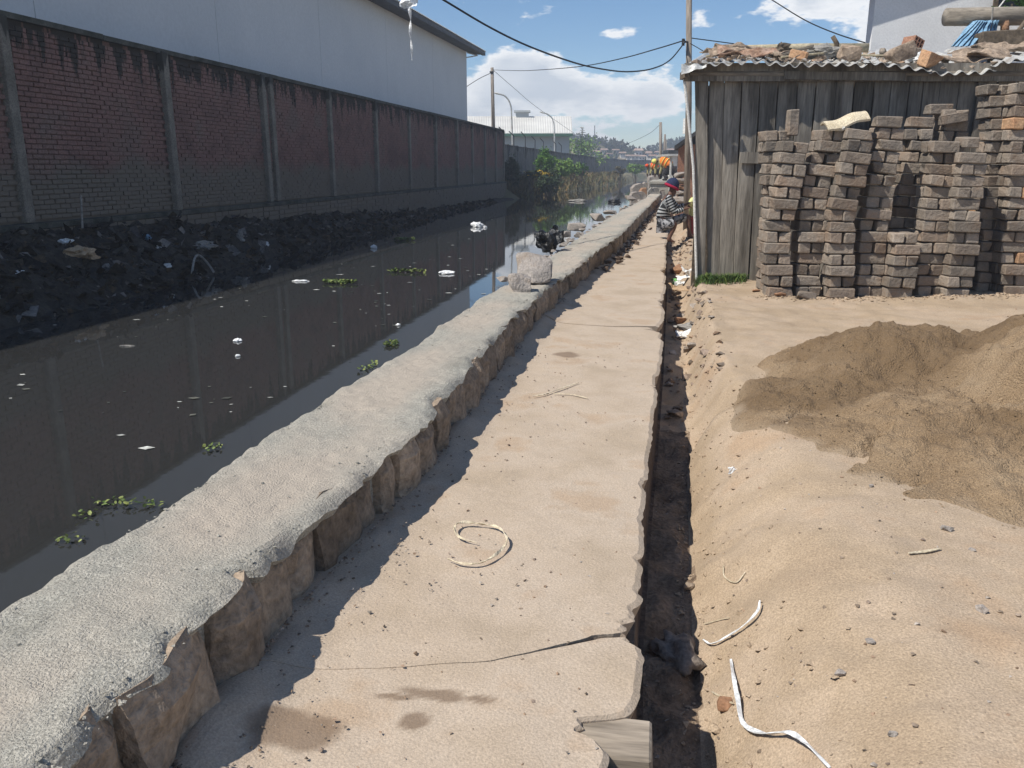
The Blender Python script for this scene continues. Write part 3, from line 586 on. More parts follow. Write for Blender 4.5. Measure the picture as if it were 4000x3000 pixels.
def boulder(pts, back, z, label, seed):
    """pts: outline seen from the path (pixels) at one distance, thickened backwards"""
    P = []
    for (x, y, d, b) in pts: P.append(fp(x, y, d)); P.append(fp(x, y, d) + EF * b)
    g = hull(P, .016, 3, seed, 7.0); c = sum(g[0], Vector()) / len(g[0]); zm = min(v.z for v in g[0])
    return thing('boulder', ([v - Vector((c.x, c.y, zm)) for v in g[0]], g[1]), 'granite', (c.x, c.y, z), (0, 0, 0), label, 'boulder')
zt8 = float(wall_top(8.0))
boulder([(1117, 545, 8.1, .15), (1140, 541, 8.1, .2), (1192, 560, 8.05, .28), (1190, 598, 7.9, .25), (1176, 607, 7.85, .2), (1150, 606, 7.8, .2), (1117, 590, 7.9, .25), (1120, 607, 7.95, .1)], .3, zt8 - .01, 'large pale granite boulder resting on the stone wall', 3)
boulder([(1100, 589, 7.35, .14), (1128, 587, 7.35, .16), (1148, 594, 7.35, .14), (1149, 622, 7.3, .12), (1143, 631, 7.3, .08), (1112, 630, 7.3, .1), (1103, 610, 7.3, .14)], .2, zt8 - .015, 'smaller squarish boulder in front of the large pale boulder', 4)
p = gz(1183, 541, .28); thing('plastic_bag', crumple((.34, .30, .34), 5, .55), 'plastic_black', (p.x, p.y, .40), (0, 0, .3), 'crumpled black plastic bag on the water edge of the wall', 'bag')
p = gz(1200, 528, .28); thing('plastic_bag', crumple((.26, .2, .24), 8, .5), 'plastic_black', (p.x, p.y, .40), (0, 0, 1.3), 'small upright black bag touching the larger black bag', 'bag')
# loose stones along the water side of the wall further on
for i, (x, y, s, l) in enumerate([(1245, 497, .42, 'pale stone at the water side where the wall top first narrows'), (1226, 511, .30, 'grey stone next to the water before the pale stone'), (1290, 476, .5, 'flat pale stone past the middle of the wall'), (1318, 462, .4, 'grey stone on the wall edge near the floating log'), (1360, 433, .6, 'pale stone heap piece near the end of the wall'), (1205, 517, .22, 'small stone behind the black plastic bags'), (1105, 600, .14, 'small brown stone at the foot of the two boulders'), (1085, 607, .18, 'flat brown stone lying left of the two boulders')]):
    rock(x, y, .24, (s, s * .7, s * .38), 20 + i, l, 'granite', rz=i * 1.3, amp=.01, sub=1, sink=.1)
# ditch rubbish
def lit(name, geo, mat, px, py, rot, label, cat, up=.02, smooth=False): p = dz(px, py); return thing(name, geo, mat, (p.x, p.y, p.z + up), rot, label, cat, None, smooth)
lit('stone', rock_geo((.24, .34, .2), 31, 12, .012, 1), 'clod', 1460, 592, (.3, 0, .2), 'large tan stone leaning in the ditch before the litter', 'stone', .07)
lit('paper', sheet(.22, .2, 3, .05), 'paper', 1487, 596, (.3, .2, .4), 'crumpled white paper beside the tan stone in the ditch', 'paper', .05)
lit('paper', sheet(.26, .16, 4, .03), 'paper', 1482, 613, (.25, -.1, .1), 'white printed sheet on top of the ditch litter', 'paper', .06)
lit('paper', sheet(.2, .14, 5, .04), 'paper', 1470, 622, (.3, .1, .8), 'white sheet against the green plastic in the ditch', 'paper', .07)
lit('plastic_scrap', sheet(.12, .12, 6, .05), 'plastic_green', 1460, 613, (.5, .2, .5), 'scrap of green plastic in the ditch', 'plastic', .05)
lit('cardboard', sheet(.34, .2, 7, .03, th=.008), 'cardboard', 1478, 640, (.22, -.05, .05), 'brown cardboard flap bridging the ditch', 'cardboard', .10)
lit('cardboard', sheet(.2, .18, 8, .04, th=.008), 'cardboard', 1455, 637, (.5, .3, .9), 'torn brown cardboard leaning on the path edge', 'cardboard', .10)
lit('stone', rock_geo((.2, .2, .13), 33, 12, .012, 1), 'clod', 1468, 697, (0, 0, .2), 'reddish brown stone in the ditch below the cardboard', 'stone', .04)
lit('plastic_bag', crumple((.26, .14, .08), 12, .5), 'bag_grey', 1484, 715, (0, 0, -.2), 'crumpled grey bag behind the white carton in the ditch', 'bag', .03)
lit('carton', sheet(.16, .14, 13, .035, th=.012), 'paper', 1476, 733, (.3, 0, .1), 'torn white carton at the sunny edge of the ditch shadow', 'carton', .05)
lit('stone', rock_geo((.1, .08, .06), 34, 12, .006, 1), 'granite', 1497, 700, (0, 0, .2), 'small grey stone by the ditch bank near the carton', 'stone', .02)
lit('cloth', crumple((.17, .24, .10), 15, .55), 'soil_cloth', 1462, 1420, (.1, .2, .3), 'dusty cloth lying in the shaded ditch', 'cloth', .0, True)
lit('clod', rock_geo((.055, .055, .045), 35, 14, .006, 1), 'clod', 1566, 1528, (0, 0, 0), 'red earth clod at the ditch edge by the ribbon', 'clod', .012)
lit('clod', rock_geo((.06, .05, .045), 36, 14, .006, 1), 'dirt', 1544, 1582, (0, 0, 0), 'round grey-brown clod at the ditch edge below the red one', 'clod', .012)
lit('clod', rock_geo((.05, .045, .03), 37, 14, .006, 1), 'stone', 1488, 1270, (0, 0, 0), 'dark clod in the shaded ditch above the cloth', 'clod', .012)
lit('plastic_scrap', sheet(.05, .03, 16, .02), 'plastic_white', 1583, 1020, (.3, .2, .4), 'small white plastic scrap on the dirt beside the ditch', 'plastic', .01)
for i, (x, y, s, l) in enumerate([(2045, 1145, .05, 'pale pebble at the foot of the sand heap'), (1882, 1052, .03, 'small pale pebble on the lower slope of the sand heap'), (1880, 1390, .035, 'grey pebble on open dirt left of centre'), (2100, 1190, .03, 'small grey pebble near the pale straight stick'), (1815, 1460, .04, 'flat grey pebble low in the open dirt'), (2120, 1320, .045, 'pinkish pebble near the right edge of the dirt'), (1930, 1590, .03, 'small pebble close to the bottom edge of the dirt')]):
    p = dz(x, y, 0.0); thing('pebble', rock_geo((s, s * .8, s * .55), 50 + i, 12), 'granite', (p.x, p.y, gzs(p.x, p.y) + s * .15), (0, 0, i), l, 'pebble')
# pebbles and grit: nobody could count it
def scatter(name, spots, lo, hi, mat, label, cat, seed):
    r = random.Random(seed); V = []; F = []
    base = [rock_geo((1, 1, .6), 900 + k, 8) for k in range(6)]
    for (x, y, z) in spots:
        g = r.choice(base); s = lo + (hi - lo) * r.random() ** 3; a = r.uniform(0, 6.28); ca, sa = math.cos(a), math.sin(a); n0 = len(V)
        V += [(x + (v.x * ca - v.y * sa) * s, y + (v.x * sa + v.y * ca) * s, z + v.z * s + s * .12) for v in g[0]]; F += [tuple(i + n0 for i in f) for f in g[1]]
    return tag(ob(name, V, F, mat), label, cat, None, 'stuff')
r5 = random.Random(5); sp = []
for i in range(5200):
    y = 1.2 + 9 * r5.random() ** 1.7; x = float(ip(y, PE)) + .02 + 4 * r5.random() ** 1.25
    sp.append((x, y))
a_ = np.array(sp); k_ = fbm(a_[:, 0] * 1.3, a_[:, 1] * 1.3, 0, 2, 77); sp = fill([p for p, k in zip(sp, k_) if k + r5.uniform(-.7, .5) > -.05])
scatter('gravel', sp, .003, .020, 'pebble', 'loose grit and small stones on the dirt', 'gravel', 1)
sp = []
for i in range(4200):
    y = 1.2 + 12 * r5.random() ** 1.8; w = float(ip(y, WR)); pe = float(ip(y, PE)); t = r5.random() ** (5.0 if r5.random() < .93 else 1.0); x = w + .0 + t * (pe - w - .05)
    sp.append((x, y, .035 * math.exp(-((x - w) / .10) ** 2)))
scatter('gravel', sp, .002, .017, 'pebble', 'loose grit along the foot of the stone wall on the path', 'gravel', 2)
# ------------------------------------------------------------------ sand heaps
def sand_attr(o, X, Y, h):
    a = o.data.attributes.new('edge', 'FLOAT', 'POINT'); a.data.foreach_set('value', np.clip((.018 + .02 * fbm(X * 6, Y * 6, 0, 3, 119) - h) / .03, 0, .95).reshape(-1))
    d = 0
    for (cx, cy, r) in ((1.65, 5.75, .72), (2.75, 5.5, .5), (1.3, 5.35, .55), (1.0, 5.1, .5), (.8, 4.95, .34), (2.05, 5.95, .5), (3.2, 5.2, .3), (2.05, 4.35, .22), (1.62, 4.2, .16)): d = np.maximum(d, 1 - np.sqrt((X - cx) ** 2 + (Y - cy) ** 2) / r + .45 * fbm(X * 3, Y * 3, 0, 4, 121))
    b = o.data.attributes.new('damp', 'FLOAT', 'POINT'); b.data.foreach_set('value', (np.clip(d / .4, 0, 1) * .6).reshape(-1))
def build_sand():
    xs = np.linspace(.45, 4.0, 300); ys = np.linspace(2.8, 7.2, 370); X, Y = np.meshgrid(xs, ys)
    wx = X + .10 * fbm(X * 2, Y * 2, 0, 3, 101); wy = Y + .10 * fbm(X * 2, Y * 2, 0, 3, 103)
    def cone(cx, cy, h, rx, ry, k=1.6):
        d = np.sqrt(((wx - cx) / rx) ** 2 + ((wy - cy) / ry) ** 2); return h * (1 - np.clip(d, 0, 1.3) ** 1.05) - h * .18 * np.exp(-(d / .18) ** 2)
    h = np.maximum.reduce([cone(1.58, 5.62, .44, .82, .84), cone(2.75, 4.95, .90, 1.40, 1.72), cone(1.9, 4.4, .30, 1.2, 1.15), cone(1.1, 5.0, .13, .62, .7), cone(3.6, 5.4, .8, 1.6, 1.7)])
    h = h + .035 * fbm(X * 2.4, Y * 2.4, 0, 3, 107) * np.clip(h * 6, 0, 1) + .022 * fbm(X * 8, Y * 8, 0, 4, 109) * np.clip(h * 12, 0, 1)
    # slumps: small scarps running down the slope
    for (px, py, L, wdt, dpt, an) in ((1870, 925, .42, .055, .06, .9), (1820, 960, .3, .04, .04, 1.0), (2190, 880, .16, .12, .12, .3), (1780, 1075, .12, .012, .035, 1.45), (2060, 830, .3, .07, .035, .5), (1720, 850, .1, .02, .025, 1.1), (2150, 800, .25, .08, .04, .4), (1960, 990, .2, .05, .03, .8)):
        c = gz(px, py, .16); dx, dy = X - c.x, Y - c.y; ca, sa = math.cos(an), math.sin(an); a = dx * ca + dy * sa; b = -dx * sa + dy * ca + .03 * fbm(X * 12, Y * 12, 0, 3, 113)
        h = h - 1.7 * dpt * np.exp(-(a / L) ** 4) * np.exp(-np.clip(b, -1, 0) ** 2 / (wdt * .25) ** 2) * np.exp(-np.clip(b, 0, 1) / (wdt * 1.6))
    cl = np.clip(fbm(X * 1.6, Y * 1.6, 0, 3, 127) + .15, 0, .6); h = h + .05 * cl * np.clip(fbm(X * 14, Y * 14, 0, 3, 128), -.1, 1) * np.clip(h * 10, 0, 1)
    h = h + .008 * fbm(X * 30, Y * 30, 0, 3, 117) * np.clip(h * 20, 0, 1)
    Z = ground_z(X, Y) + np.where(h > 0, h, np.maximum(h * 2.5, -.06)) + .004
    o = ob('sand_heap', np.stack([X, Y, Z], -1).reshape(-1, 3), grid(len(xs), len(ys)), 'sand', smooth=True); sand_attr(o, X, Y, h); tag(o, 'spread heap of damp brown building sand on the dirt at right', 'sand heap')
    V = o.data.vertices; r = random.Random(9); sp = []
    hh = h.reshape(-1); P = np.stack([X, Y, Z], -1).reshape(-1, 3)
    for i in r.sample(range(len(hh)), 16000):
        if hh[i] > -.02 and r.random() < .5: sp.append((P[i, 0] + r.uniform(-.01, .01), P[i, 1] + r.uniform(-.01, .01), P[i, 2] if hh[i] > 0 else -9))
    zz = fill(sp); sp = [p if p[2] > -5 else q for p, q in zip(sp, zz)]
    scatter('sand_grains', sp, .004, .018, 'sand', 'coarse crumbs of sand over the heap', 'sand', 3)
build_sand()
# ------------------------------------------------------------------ brick wall on the far bank
def build_brick_wall():
    e = tag(empty('brick_wall', (XWALL, 28, .5)), 'tall dirty red brick wall with concrete posts along the far bank', 'brick wall')
    Y0, Y1 = 9.0, 46.75; zb, zt = .62, 3.28; xf = XWALL
    MB().span((xf - .20, Y0, -.2), (xf - .03, Y1, zt)).build('mortar_core', 'mortar', e)
    posts = [10.45, 14.17, 17.9, 18.32, 21.68, 25.33, 28.86, 32.3, 35.78, 38.8, 41.57, 44.37, 46.7]
    g = bevel_box((.12, .17, zt - zb + .05), .012)
    for i, py in enumerate(posts):
        inst('post', POSTM if i else mesh_post(g), Matrix.Translation((xf + .02 + (.02 if i % 3 else 0), py, (zt + zb) / 2)) @ Matrix.Rotation(.008 * math.sin(i * 7), 4, 'X'), e)
    c = MB(); r = random.Random(2); y = Y0
    while y < Y1: L = min(r.uniform(2.6, 3.6), Y1 - y); c.box((xf - .09, y + L / 2, zt + .035 + r.uniform(-.006, .006)), (.30, L - .012, .075)); y += L
    c.build('coping', 'dark_coping', e)
    MB().span((xf - .18, Y0, .515), (xf + .19, Y1, zb - .03)).build('plinth', 'dark_coping', e)
    # bricks
    BL, BH = .205, .060; rows = int((zt - zb) / .070); spots = []; r = random.Random(4)
    for k in range(rows):
        z = zb + .035 + k * .070; y = Y0 + (BL + .012) * (.5 if k % 2 else 0)
        while y < Y1 - BL:
            if all(abs(y + BL / 2 - q) > .10 for q in posts): spots.append((y + BL / 2, z))
            y += BL + .012
    vis = [q for q in spots if 10.5 < q[0]]; vis.sort(key=lambda q: q[0]); near = set(vis[:300])
    var = [mesh('brick', *bevel_box((.06, BL, BH), .007, .006, 40 + i), 'wall_brick') for i in range(5)]
    st = MB()
    for q in spots:
        off = r.uniform(-.009, .007)
        if q in near: inst('brick', r.choice(var), Matrix.Translation((xf - .02 + off, q[0], q[1])) @ Euler((r.uniform(-.015, .015), 0, r.uniform(-.02, .02))).to_matrix().to_4x4(), e)
        else: st.box((xf - .02 + off, q[0] + r.uniform(-.006, .006), q[1] + r.uniform(-.004, .004)), (.06, BL * r.uniform(.94, 1.02), BH * r.uniform(.9, 1.03)))
    tag(st.build('brickwork', 'wall_brick', e), kind='stuff')
    # lower brick footing, half buried in the refuse
    f = MB()
    for k in range(7):
        y = Y0
        while y < Y1: f.box((xf + .10 + r.uniform(-.012, .012), y, .46 - k * .1), (.14, .235, .085)); y += .255
    tag(f.build('footing_bricks', 'wall_brick', e), kind='stuff')
    MB().span((xf - .1, Y0, -.6), (xf + .12, Y1, .50)).build('footing_core', 'mortar', e)
POSTM = None
def mesh_post(g):
    global POSTM; POSTM = mesh('post', g[0], g[1], 'wall_concrete'); return POSTM
build_brick_wall()
# ------------------------------------------------------------------ refuse on the far bank
r6 = random.Random(6); sp = []
V = []; F = []
RG = [rock_geo((1.4, 1, .7), 700 + k, 7) for k in range(8)]
for i in range(5200):
    y = 8 + 34 * r6.random() ** 1.4; xb = float(ip(y, XB)); t = r6.random(); x = xb + .08 + (XWALL + .15 - xb) * t; sp.append((x, y))
sp = fill(sp)
for i, (x, y, z) in enumerate(sp):
    s = .02 + .11 * r6.random() ** 2.2; n0 = len(V)
    if r6.random() < .45:
        g = RG[i % 8]; V += [v * s + Vector((x, y, z + s * .1)) for v in g[0]]; F += [tuple(q + n0 for q in f) for f in g[1]]
    else:
        rot = Euler((r6.uniform(-1, 1), r6.uniform(-1, 1), r6.uniform(0, 6))).to_matrix(); a, b = s, s * r6.uniform(.2, .9)
        V += [Vector((x, y, z + s * .3)) + rot @ Vector(q) for q in ((-a, -b, 0), (a, -b * .7, s * .2), (a * .8, b, -s * .1), (-a, b, s * .15))]; F += [(n0, n0 + 1, n0 + 2), (n0, n0 + 2, n0 + 3)]
tag(ob('refuse', V, F, 'refuse'), 'dark mass of rotting refuse heaped on the far bank', 'refuse', None, 'stuff')
def bankpt(px, py):
    """where a pixel's ray meets the bank"""
    d = ray(px, py); t = np.arange(6, 50, .05); hit = np.nonzero(CAM_H + d.z * t < ground_z(d.x * t, d.y * t))[0]
    return _C + d * float(t[hit[0]] if len(hit) else 12)
BANK = [(208, 457, 'plastic_white', (.3, .1, .12), 'pale plastic bag caught high on the refuse slope at left'), (143, 527, 'plastic_white', (.16, .12, .1), 'small white scrap low on the refuse slope at far left'), (380, 452, 'plastic_white', (.12, .1, .34), 'grey-white plastic hanging at the foot of the third wall post'), (316, 519, 'plastic_blue', (.16, .14, .12), 'blue plastic bag in the middle of the refuse slope'), (177, 556, 'cardboard', (.4, .3, .18), 'brown lump of sacking on the refuse slope'), (340, 540, 'plastic_white', (.08, .2, .08), 'white strip standing out of the refuse below the blue bag'), (362, 577, 'plastic_white', (.14, .1, .08), 'pale blob near the waterline below the white strip'), (440, 537, 'bag_grey', (.4, .3, .16), 'large grey rag on the refuse slope before the double post'), (575, 530, 'plastic_white', (.14, .1, .1), 'white scrap on the refuse right of the grey rag'), (520, 520, 'bag_grey', (.2, .14, .2), 'grey rag hanging by the footing under the double post'), (40, 592, 'plastic_white', (.2, .1, .08), 'white scrap near the left edge of the refuse'), (88, 575, 'bag_grey', (.12, .1, .1), 'grey ball on the refuse near the left edge'), (230, 585, 'bag_grey', (.34, .2, .12), 'twisted grey cloth near the waterline at left')]
for i, (x, y, m, s, l) in enumerate(BANK):
    q = bankpt(x, y); thing('refuse_piece', crumple(s, 60 + i, .6), m, (q.x, q.y, q.z + s[2] * .25), (0, 0, i), l, 'refuse')
q = bankpt(425, 585); pts = [q + Vector((.12, -.35, 0)), q + Vector((.05, -.1, .22)), q + Vector((0, .15, .22)), q + Vector((.05, .3, .06)), q + Vector((.15, .25, -.05))]
m_ = MB(); m_.tube(catmull(pts, 5), .018, 6); tag(m_.build('hoop', 'bag_grey'), 'bent pale hoop sticking out of the refuse', 'hoop')
q = bankpt(178, 505); m_ = MB(); m_.tube([q + Vector((0, 0, -.05)), q + Vector((.0, .08, .55))], .014, 6); tag(m_.build('stake', 'bag_grey'), 'thin upright stake in the refuse near the second wall post', 'stake')
# ------------------------------------------------------------------ floating things
def float_plants(px, py, rx, ry, n, label, seed, s=.035):
    c = gz(px, py, ZW); r = random.Random(seed); V = []; F = []
    for i in range(n):
        a = r.uniform(0, 6.28); k = math.sqrt(r.random()); p = Vector((c.x + math.cos(a) * k * rx, c.y + math.sin(a) * k * ry, ZW + .012 + r.random() * s)); rot = Euler((r.uniform(-.6, .6), r.uniform(-.6, .6), r.uniform(0, 6))).to_matrix(); w = s * r.uniform(.5, 1.1); n0 = len(V)
        V += [p + rot @ Vector(q) for q in ((-w, 0, 0), (-w * .4, -w * .6, .2 * w), (w * .6, -w * .5, .1 * w), (w, 0, 0), (w * .5, w * .6, .15 * w), (-w * .5, w * .5, .1 * w))]; F.append(tuple(range(n0, n0 + 6)))
    tag(ob('water_plants', V, F, 'water_plant'), label, 'water plants')
float_plants(735, 612, .26, .09, 260, 'bright green raft of water plants in mid channel', 1)
float_plants(878, 588, .34, .08, 120, 'thin raft of pale water plants beyond the bright green one', 2, .04)
float_plants(873, 519, .26, .14, 110, 'small far raft of green plants near the far bank', 3, .05)
float_plants(190, 1118, .07, .05, 14, 'few round green leaves floating at the left of the wall', 4, .016)
float_plants(275, 1092, .22, .07, 60, 'cluster of round floating leaves beside the near wall edge', 5, .016)
float_plants(150, 1168, .08, .04, 22, 'small brownish cluster of leaves below the round ones', 6, .014)
float_plants(458, 970, .06, .08, 26, 'dark leaf clump against the wall by the lighter reflection', 7, .016)
float_plants(795, 795, .06, .2, 36, 'weedy clump at the wall foot halfway to the boulders', 8, .02)
float_plants(845, 745, .07, .14, 90, 'weedy clump nearest the boulders at the wall foot', 9, .02)
FLO = [(1030, 490, (.34, .26, .2), 'plastic_white', 'pale round bundle floating near the middle of the channel'), (965, 591, (.28, .16, .07), 'plastic_white', 'white plastic bag floating between the plant rafts'), (1048, 492, (.12, .1, .08), 'plastic_white', 'small white scrap floating beside the pale round bundle'), (648, 608, (.26, .06, .04), 'plastic_white', 'thin pink-white strip floating left of the green raft'), (514, 737, (.08, .06, .04), 'plastic_white', 'small white scrap floating alone in the dark water'), (514, 770, (.05, .04, .03), 'plastic_white', 'tiny white scrap floating below the lone white scrap'), (275, 748, (.16, .03, .02), 'bag_grey', 'thin pale stick floating at left'), (808, 536, (.14, .12, .1), 'plastic_white', 'white bottle-like scrap floating under the far bank'), (860, 703, (.06, .05, .03), 'plastic_white', 'scrap floating in the pale reflection strip'), (1250, 435, (.9, .3, .16), 'bag_grey', 'pale floating log with a round end'), (1327, 437, (.7, .4, .28), 'plastic_black', 'black tangled branch floating near the wall')]
for i, (x, y, s, m, l) in enumerate(FLO):
    p = gz(x, y, ZW); thing('floating_scrap', crumple(s, 80 + i, .35), m, (p.x, p.y, ZW + s[2] * .22), (0, 0, YAW), l, 'floating scrap')
V = []; F = []
for i in range(2200):
    y = 4 + 46 * r6.random() ** 1.3; x = float(ip(y, WL)) - .15 - 5.2 * r6.random() ** (1.2 if y > 7 else .6)
    if x < float(ip(y, XB)) + .2: continue
    if .6 * math.sin(x * 1.7 + 2 * math.sin(y * .5)) * math.sin(y * .8 + x) < r6.uniform(-.1, .7): continue
    s = .008 + .03 * r6.random() ** 3; a = r6.uniform(0, 6); n0 = len(V); V += [Vector((x + math.cos(a + k * 1.57) * s * (1.6 if k % 2 else .8), y + math.sin(a + k * 1.57) * s, ZW + .006)) for k in range(4)]; F.append((n0, n0 + 1, n0 + 2, n0 + 3))
tag(ob('floating_scum', V, F, 'scum'), 'specks of scum and scraps floating on the dark water', 'scum', None, 'stuff')
# ------------------------------------------------------------------ big pale shed behind the brick wall
def build_shed():
    A, B = (-10.87 - .37 * 29.5 / 14, 2.0), (-10.5, 45.6); zt = 7.25
    e = tag(empty('industrial_shed', (-10.8, 30, .5)), 'big pale blue-grey industrial shed rising behind the brick wall', 'shed')
    u = Vector((B[0] - A[0], B[1] - A[1], 0)).normalized(); n = Vector((u.y, -u.x, 0)); L = (Vector((*B, 0)) - Vector((*A, 0))).length
    # wall panels with narrow vertical joints
    k = 7; w = L / k
    for i in range(k):
        a = Vector((*A, 0)) + u * (w * i + .008); b = Vector((*A, 0)) + u * (w * (i + 1) - .008)
        m = MB(); m.add([a + Vector((0, 0, .3)), b + Vector((0, 0, .3)), b + Vector((0, 0, zt)), a + Vector((0, 0, zt)), a - n * .2 + Vector((0, 0, .3)), b - n * .2 + Vector((0, 0, .3)), b - n * .2 + Vector((0, 0, zt)), a - n * .2 + Vector((0, 0, zt))], [(0, 1, 2, 3), (7, 6, 5, 4), (1, 0, 4, 5), (2, 1, 5, 6), (3, 2, 6, 7), (0, 3, 7, 4)]); m.build('wall_panel', 'shed_paint', e)
    a = Vector((*A, 0)) - n * .22; b = Vector((*B, 0)) - n * .22; m = MB()
    m.add([a + Vector((0, 0, .3)), b + Vector((0, 0, .3)), b + Vector((0, 0, zt)), a + Vector((0, 0, zt)), b - n * 14 + Vector((0, 0, .3)), b - n * 14 + Vector((0, 0, zt + 2.4)), a - n * 14 + Vector((0, 0, zt + 2.4))], [(0, 1, 2, 3), (1, 4, 5, 2)]); m.build('inner_wall', 'shed_paint', e)
    rf = MB(); T0 = Vector((*A, 0)); Lr = L + 1.3
    # corrugated roof edge, eave and gutter
    nn = int(Lr / .11); V = []
    for j, (off, dz_) in enumerate(((.75, .16), (-14, 2.6))):
        for i in range(nn + 1): V.append(T0 + u * (Lr * i / nn) + n * off + Vector((0, 0, zt + dz_ + (.035 if i % 2 else 0))))
    F_ = [(i, i + 1, nn + 2 + i, nn + 1 + i) for i in range(nn)]
    low = [v - Vector((0, 0, .03)) for v in V]; N0 = len(V); rf.add(V + low, F_ + [tuple(N0 + q for q in reversed(f)) for f in F_] + [(i, N0 + i, N0 + i + 1, i + 1) for i in range(nn)]); r_ = rf.build('roof', 'warehouse_roof', e)
    ga = T0 + n * .62; m = MB(); rot = Matrix(((u.x, n.x, 0), (u.y, n.y, 0), (0, 0, 1)))
    m.box(T0 + u * (Lr / 2) + n * .64 + Vector((0, 0, zt + .03)), (Lr, .16, .17), rot); m.build('gutter', 'dark_metal', e)
    m = MB(); m.box(T0 + u * (Lr / 2) + n * .28 + Vector((0, 0, zt + .02)), (Lr - .1, .54, .05), rot); m.build('soffit', 'dark_metal', e)
    c = T0 + u * L; m = MB(); m.tube([c + n * .02 + Vector((0, 0, zt - .28)), c + u * 1.2 + n * .3 + Vector((0, 0, zt - .05))], .03, 6); m.tube([c + n * .02 + Vector((0, 0, zt - .05)), c + u * 1.2 + n * .3 + Vector((0, 0, zt - .05))], .025, 6); m.build('eave_bracket', 'pale_pipe', e)
build_shed()
# ------------------------------------------------------------------ lower grey wall beyond
def wall_run(name, P, zt, zb, th, mat, label, cat, panel=3.2, posts=True):
    e = tag(empty(name, (*P[0], zb)), label, cat); r = random.Random(3)
    for (a, b) in zip(P, P[1:]):
        a = Vector((*a, 0)); b = Vector((*b, 0)); u = (b - a); L = u.length; u.normalize(); n = Vector((u.y, -u.x, 0)); rot = Matrix(((u.x, n.x, 0), (u.y, n.y, 0), (0, 0, 1))); k = max(1, int(L / panel))
        for i in range(k):
            h = zt + r.uniform(-.015, .015); m = MB(); m.box(a + u * (L * (i + .5) / k) + Vector((0, 0, (h + zb) / 2)), (L / k - .04, th, h - zb), rot); m.build('panel', mat, e)
            m = MB(); m.box(a + u * (L * i / k) + Vector((0, 0, (zt + zb) / 2)), (.16, th + .08, zt - zb + .06), rot); m.build('post', mat, e)
    return e
gw = wall_run('boundary_wall', [(-9.25, 47.2), (-9.25, 117), (-8.6, 140), (-6.5, 158), (-1.0, 163)], 2.65, -.3, .18, 'wall_grey', 'long low grey boundary wall beyond the brick wall', 'boundary wall')
for i, (x0, y0, x1, y1, Y) in enumerate([(1093, 292, 1089, 275, 48.3), (1118, 312, 1110, 284, 54), (1141, 315, 1135, 285, 60), (1160, 319, 1156, 294, 66), (1178, 320, 1174, 298, 73), (1206, 325, 1201, 304, 84), (1219, 327, 1213, 308, 92)]):
    q = gx(x1, y1, -9.25); m = MB(); b = Vector((-9.25, q.y, 2.6)); t = Vector((-9.25, q.y, q.z)); m.tube([b, b + (t - b) * .7, t + Vector((-.25, -.3, 0))], .035, 5); m.build('fence_stake', 'dark_metal', gw)
# warehouse with the pale ribbed roof
def build_warehouse():
    d = 92; e = tag(empty('warehouse', fp(1120, 340, d + 4) * Vector((1, 1, 0))), 'far warehouse with cream ribbed metal roof and green eave', 'warehouse')
    eL, eR = fp(930, 298, d), fp(1237, 287.5, d); eR.z = eL.z = fp(1237, 287.5, d).z; back = EF * 9
    rL, rR = fp(930, 264, d + 9), fp(1234.5, 251.5, d + 9); rL.z = rR.z = fp(1234.5, 251.5, d + 9).z
    n = 120; V = []
    for j, (p, q) in enumerate(((eL, eR), (rL, rR))):
        for i in range(n + 1): V.append(p + (q - p) * (i / n) + Vector((0, 0, (.035 if i % 2 else 0))))
    b2 = [v + Vector((0, 0, -.12)) for v in V]; N0 = len(V); F_ = [(i, i + 1, n + 2 + i, n + 1 + i) for i in range(n)]
    ob('roof', V + b2, F_ + [tuple(N0 + k for k in reversed(f)) for f in F_] + [(i, N0 + i, N0 + i + 1, i + 1) for i in range(n)] + [(n, N0 + n, N0 + 2 * n + 1, 2 * n + 1)], 'warehouse_roof', e)
    wl_, wr_ = eL + EF * .5, eR + EF * .5 - ER * .3; m = MB(); G = [Vector((p.x, p.y, 0)) for p in (wl_, wr_, wr_ + EF * 17, wl_ + EF * 17)]; zt = eL.z - .1
    m.add([g for g in G] + [Vector((g.x, g.y, zt)) for g in G], BOXF); m.build('wall', 'warehouse_wall', e)
    m = MB(); m.add([Vector((wr_.x, wr_.y, zt)), Vector((G[2].x, G[2].y, zt)), rR - ER * .3 + Vector((0, 0, -.15))], [(0, 1, 2)]); m.build('gable', 'warehouse_wall', e)
    m = MB(); c = (eL + eR) / 2; rot = Matrix(((ER.x, EF.x, 0), (ER.y, EF.y, 0), (0, 0, 1))); m.box(c + Vector((0, 0, -.2)) - EF * .05, ((eR - eL).length, .2, .28), rot); m.build('eave_gutter', 'green_trim', e)
    q = fp(1128, 252, d + 9); m = MB(); m.box(q + Vector((0, 0, -.15)), (1.5, 1.5, 1.3), rot); m.box(q + Vector((0, 0, .55)), (1.9, 1.9, .2), rot); m.build('roof_vent', 'warehouse_wall', e)
    m = MB(); bR = rR + EF * 9; bR.z = eR.z; bL = rL + EF * 9; bL.z = eL.z; m.add([rL, rR, bR, bL], [(0, 1, 2, 3)]); m.build('rear_roof', 'warehouse_roof', e)
build_warehouse()
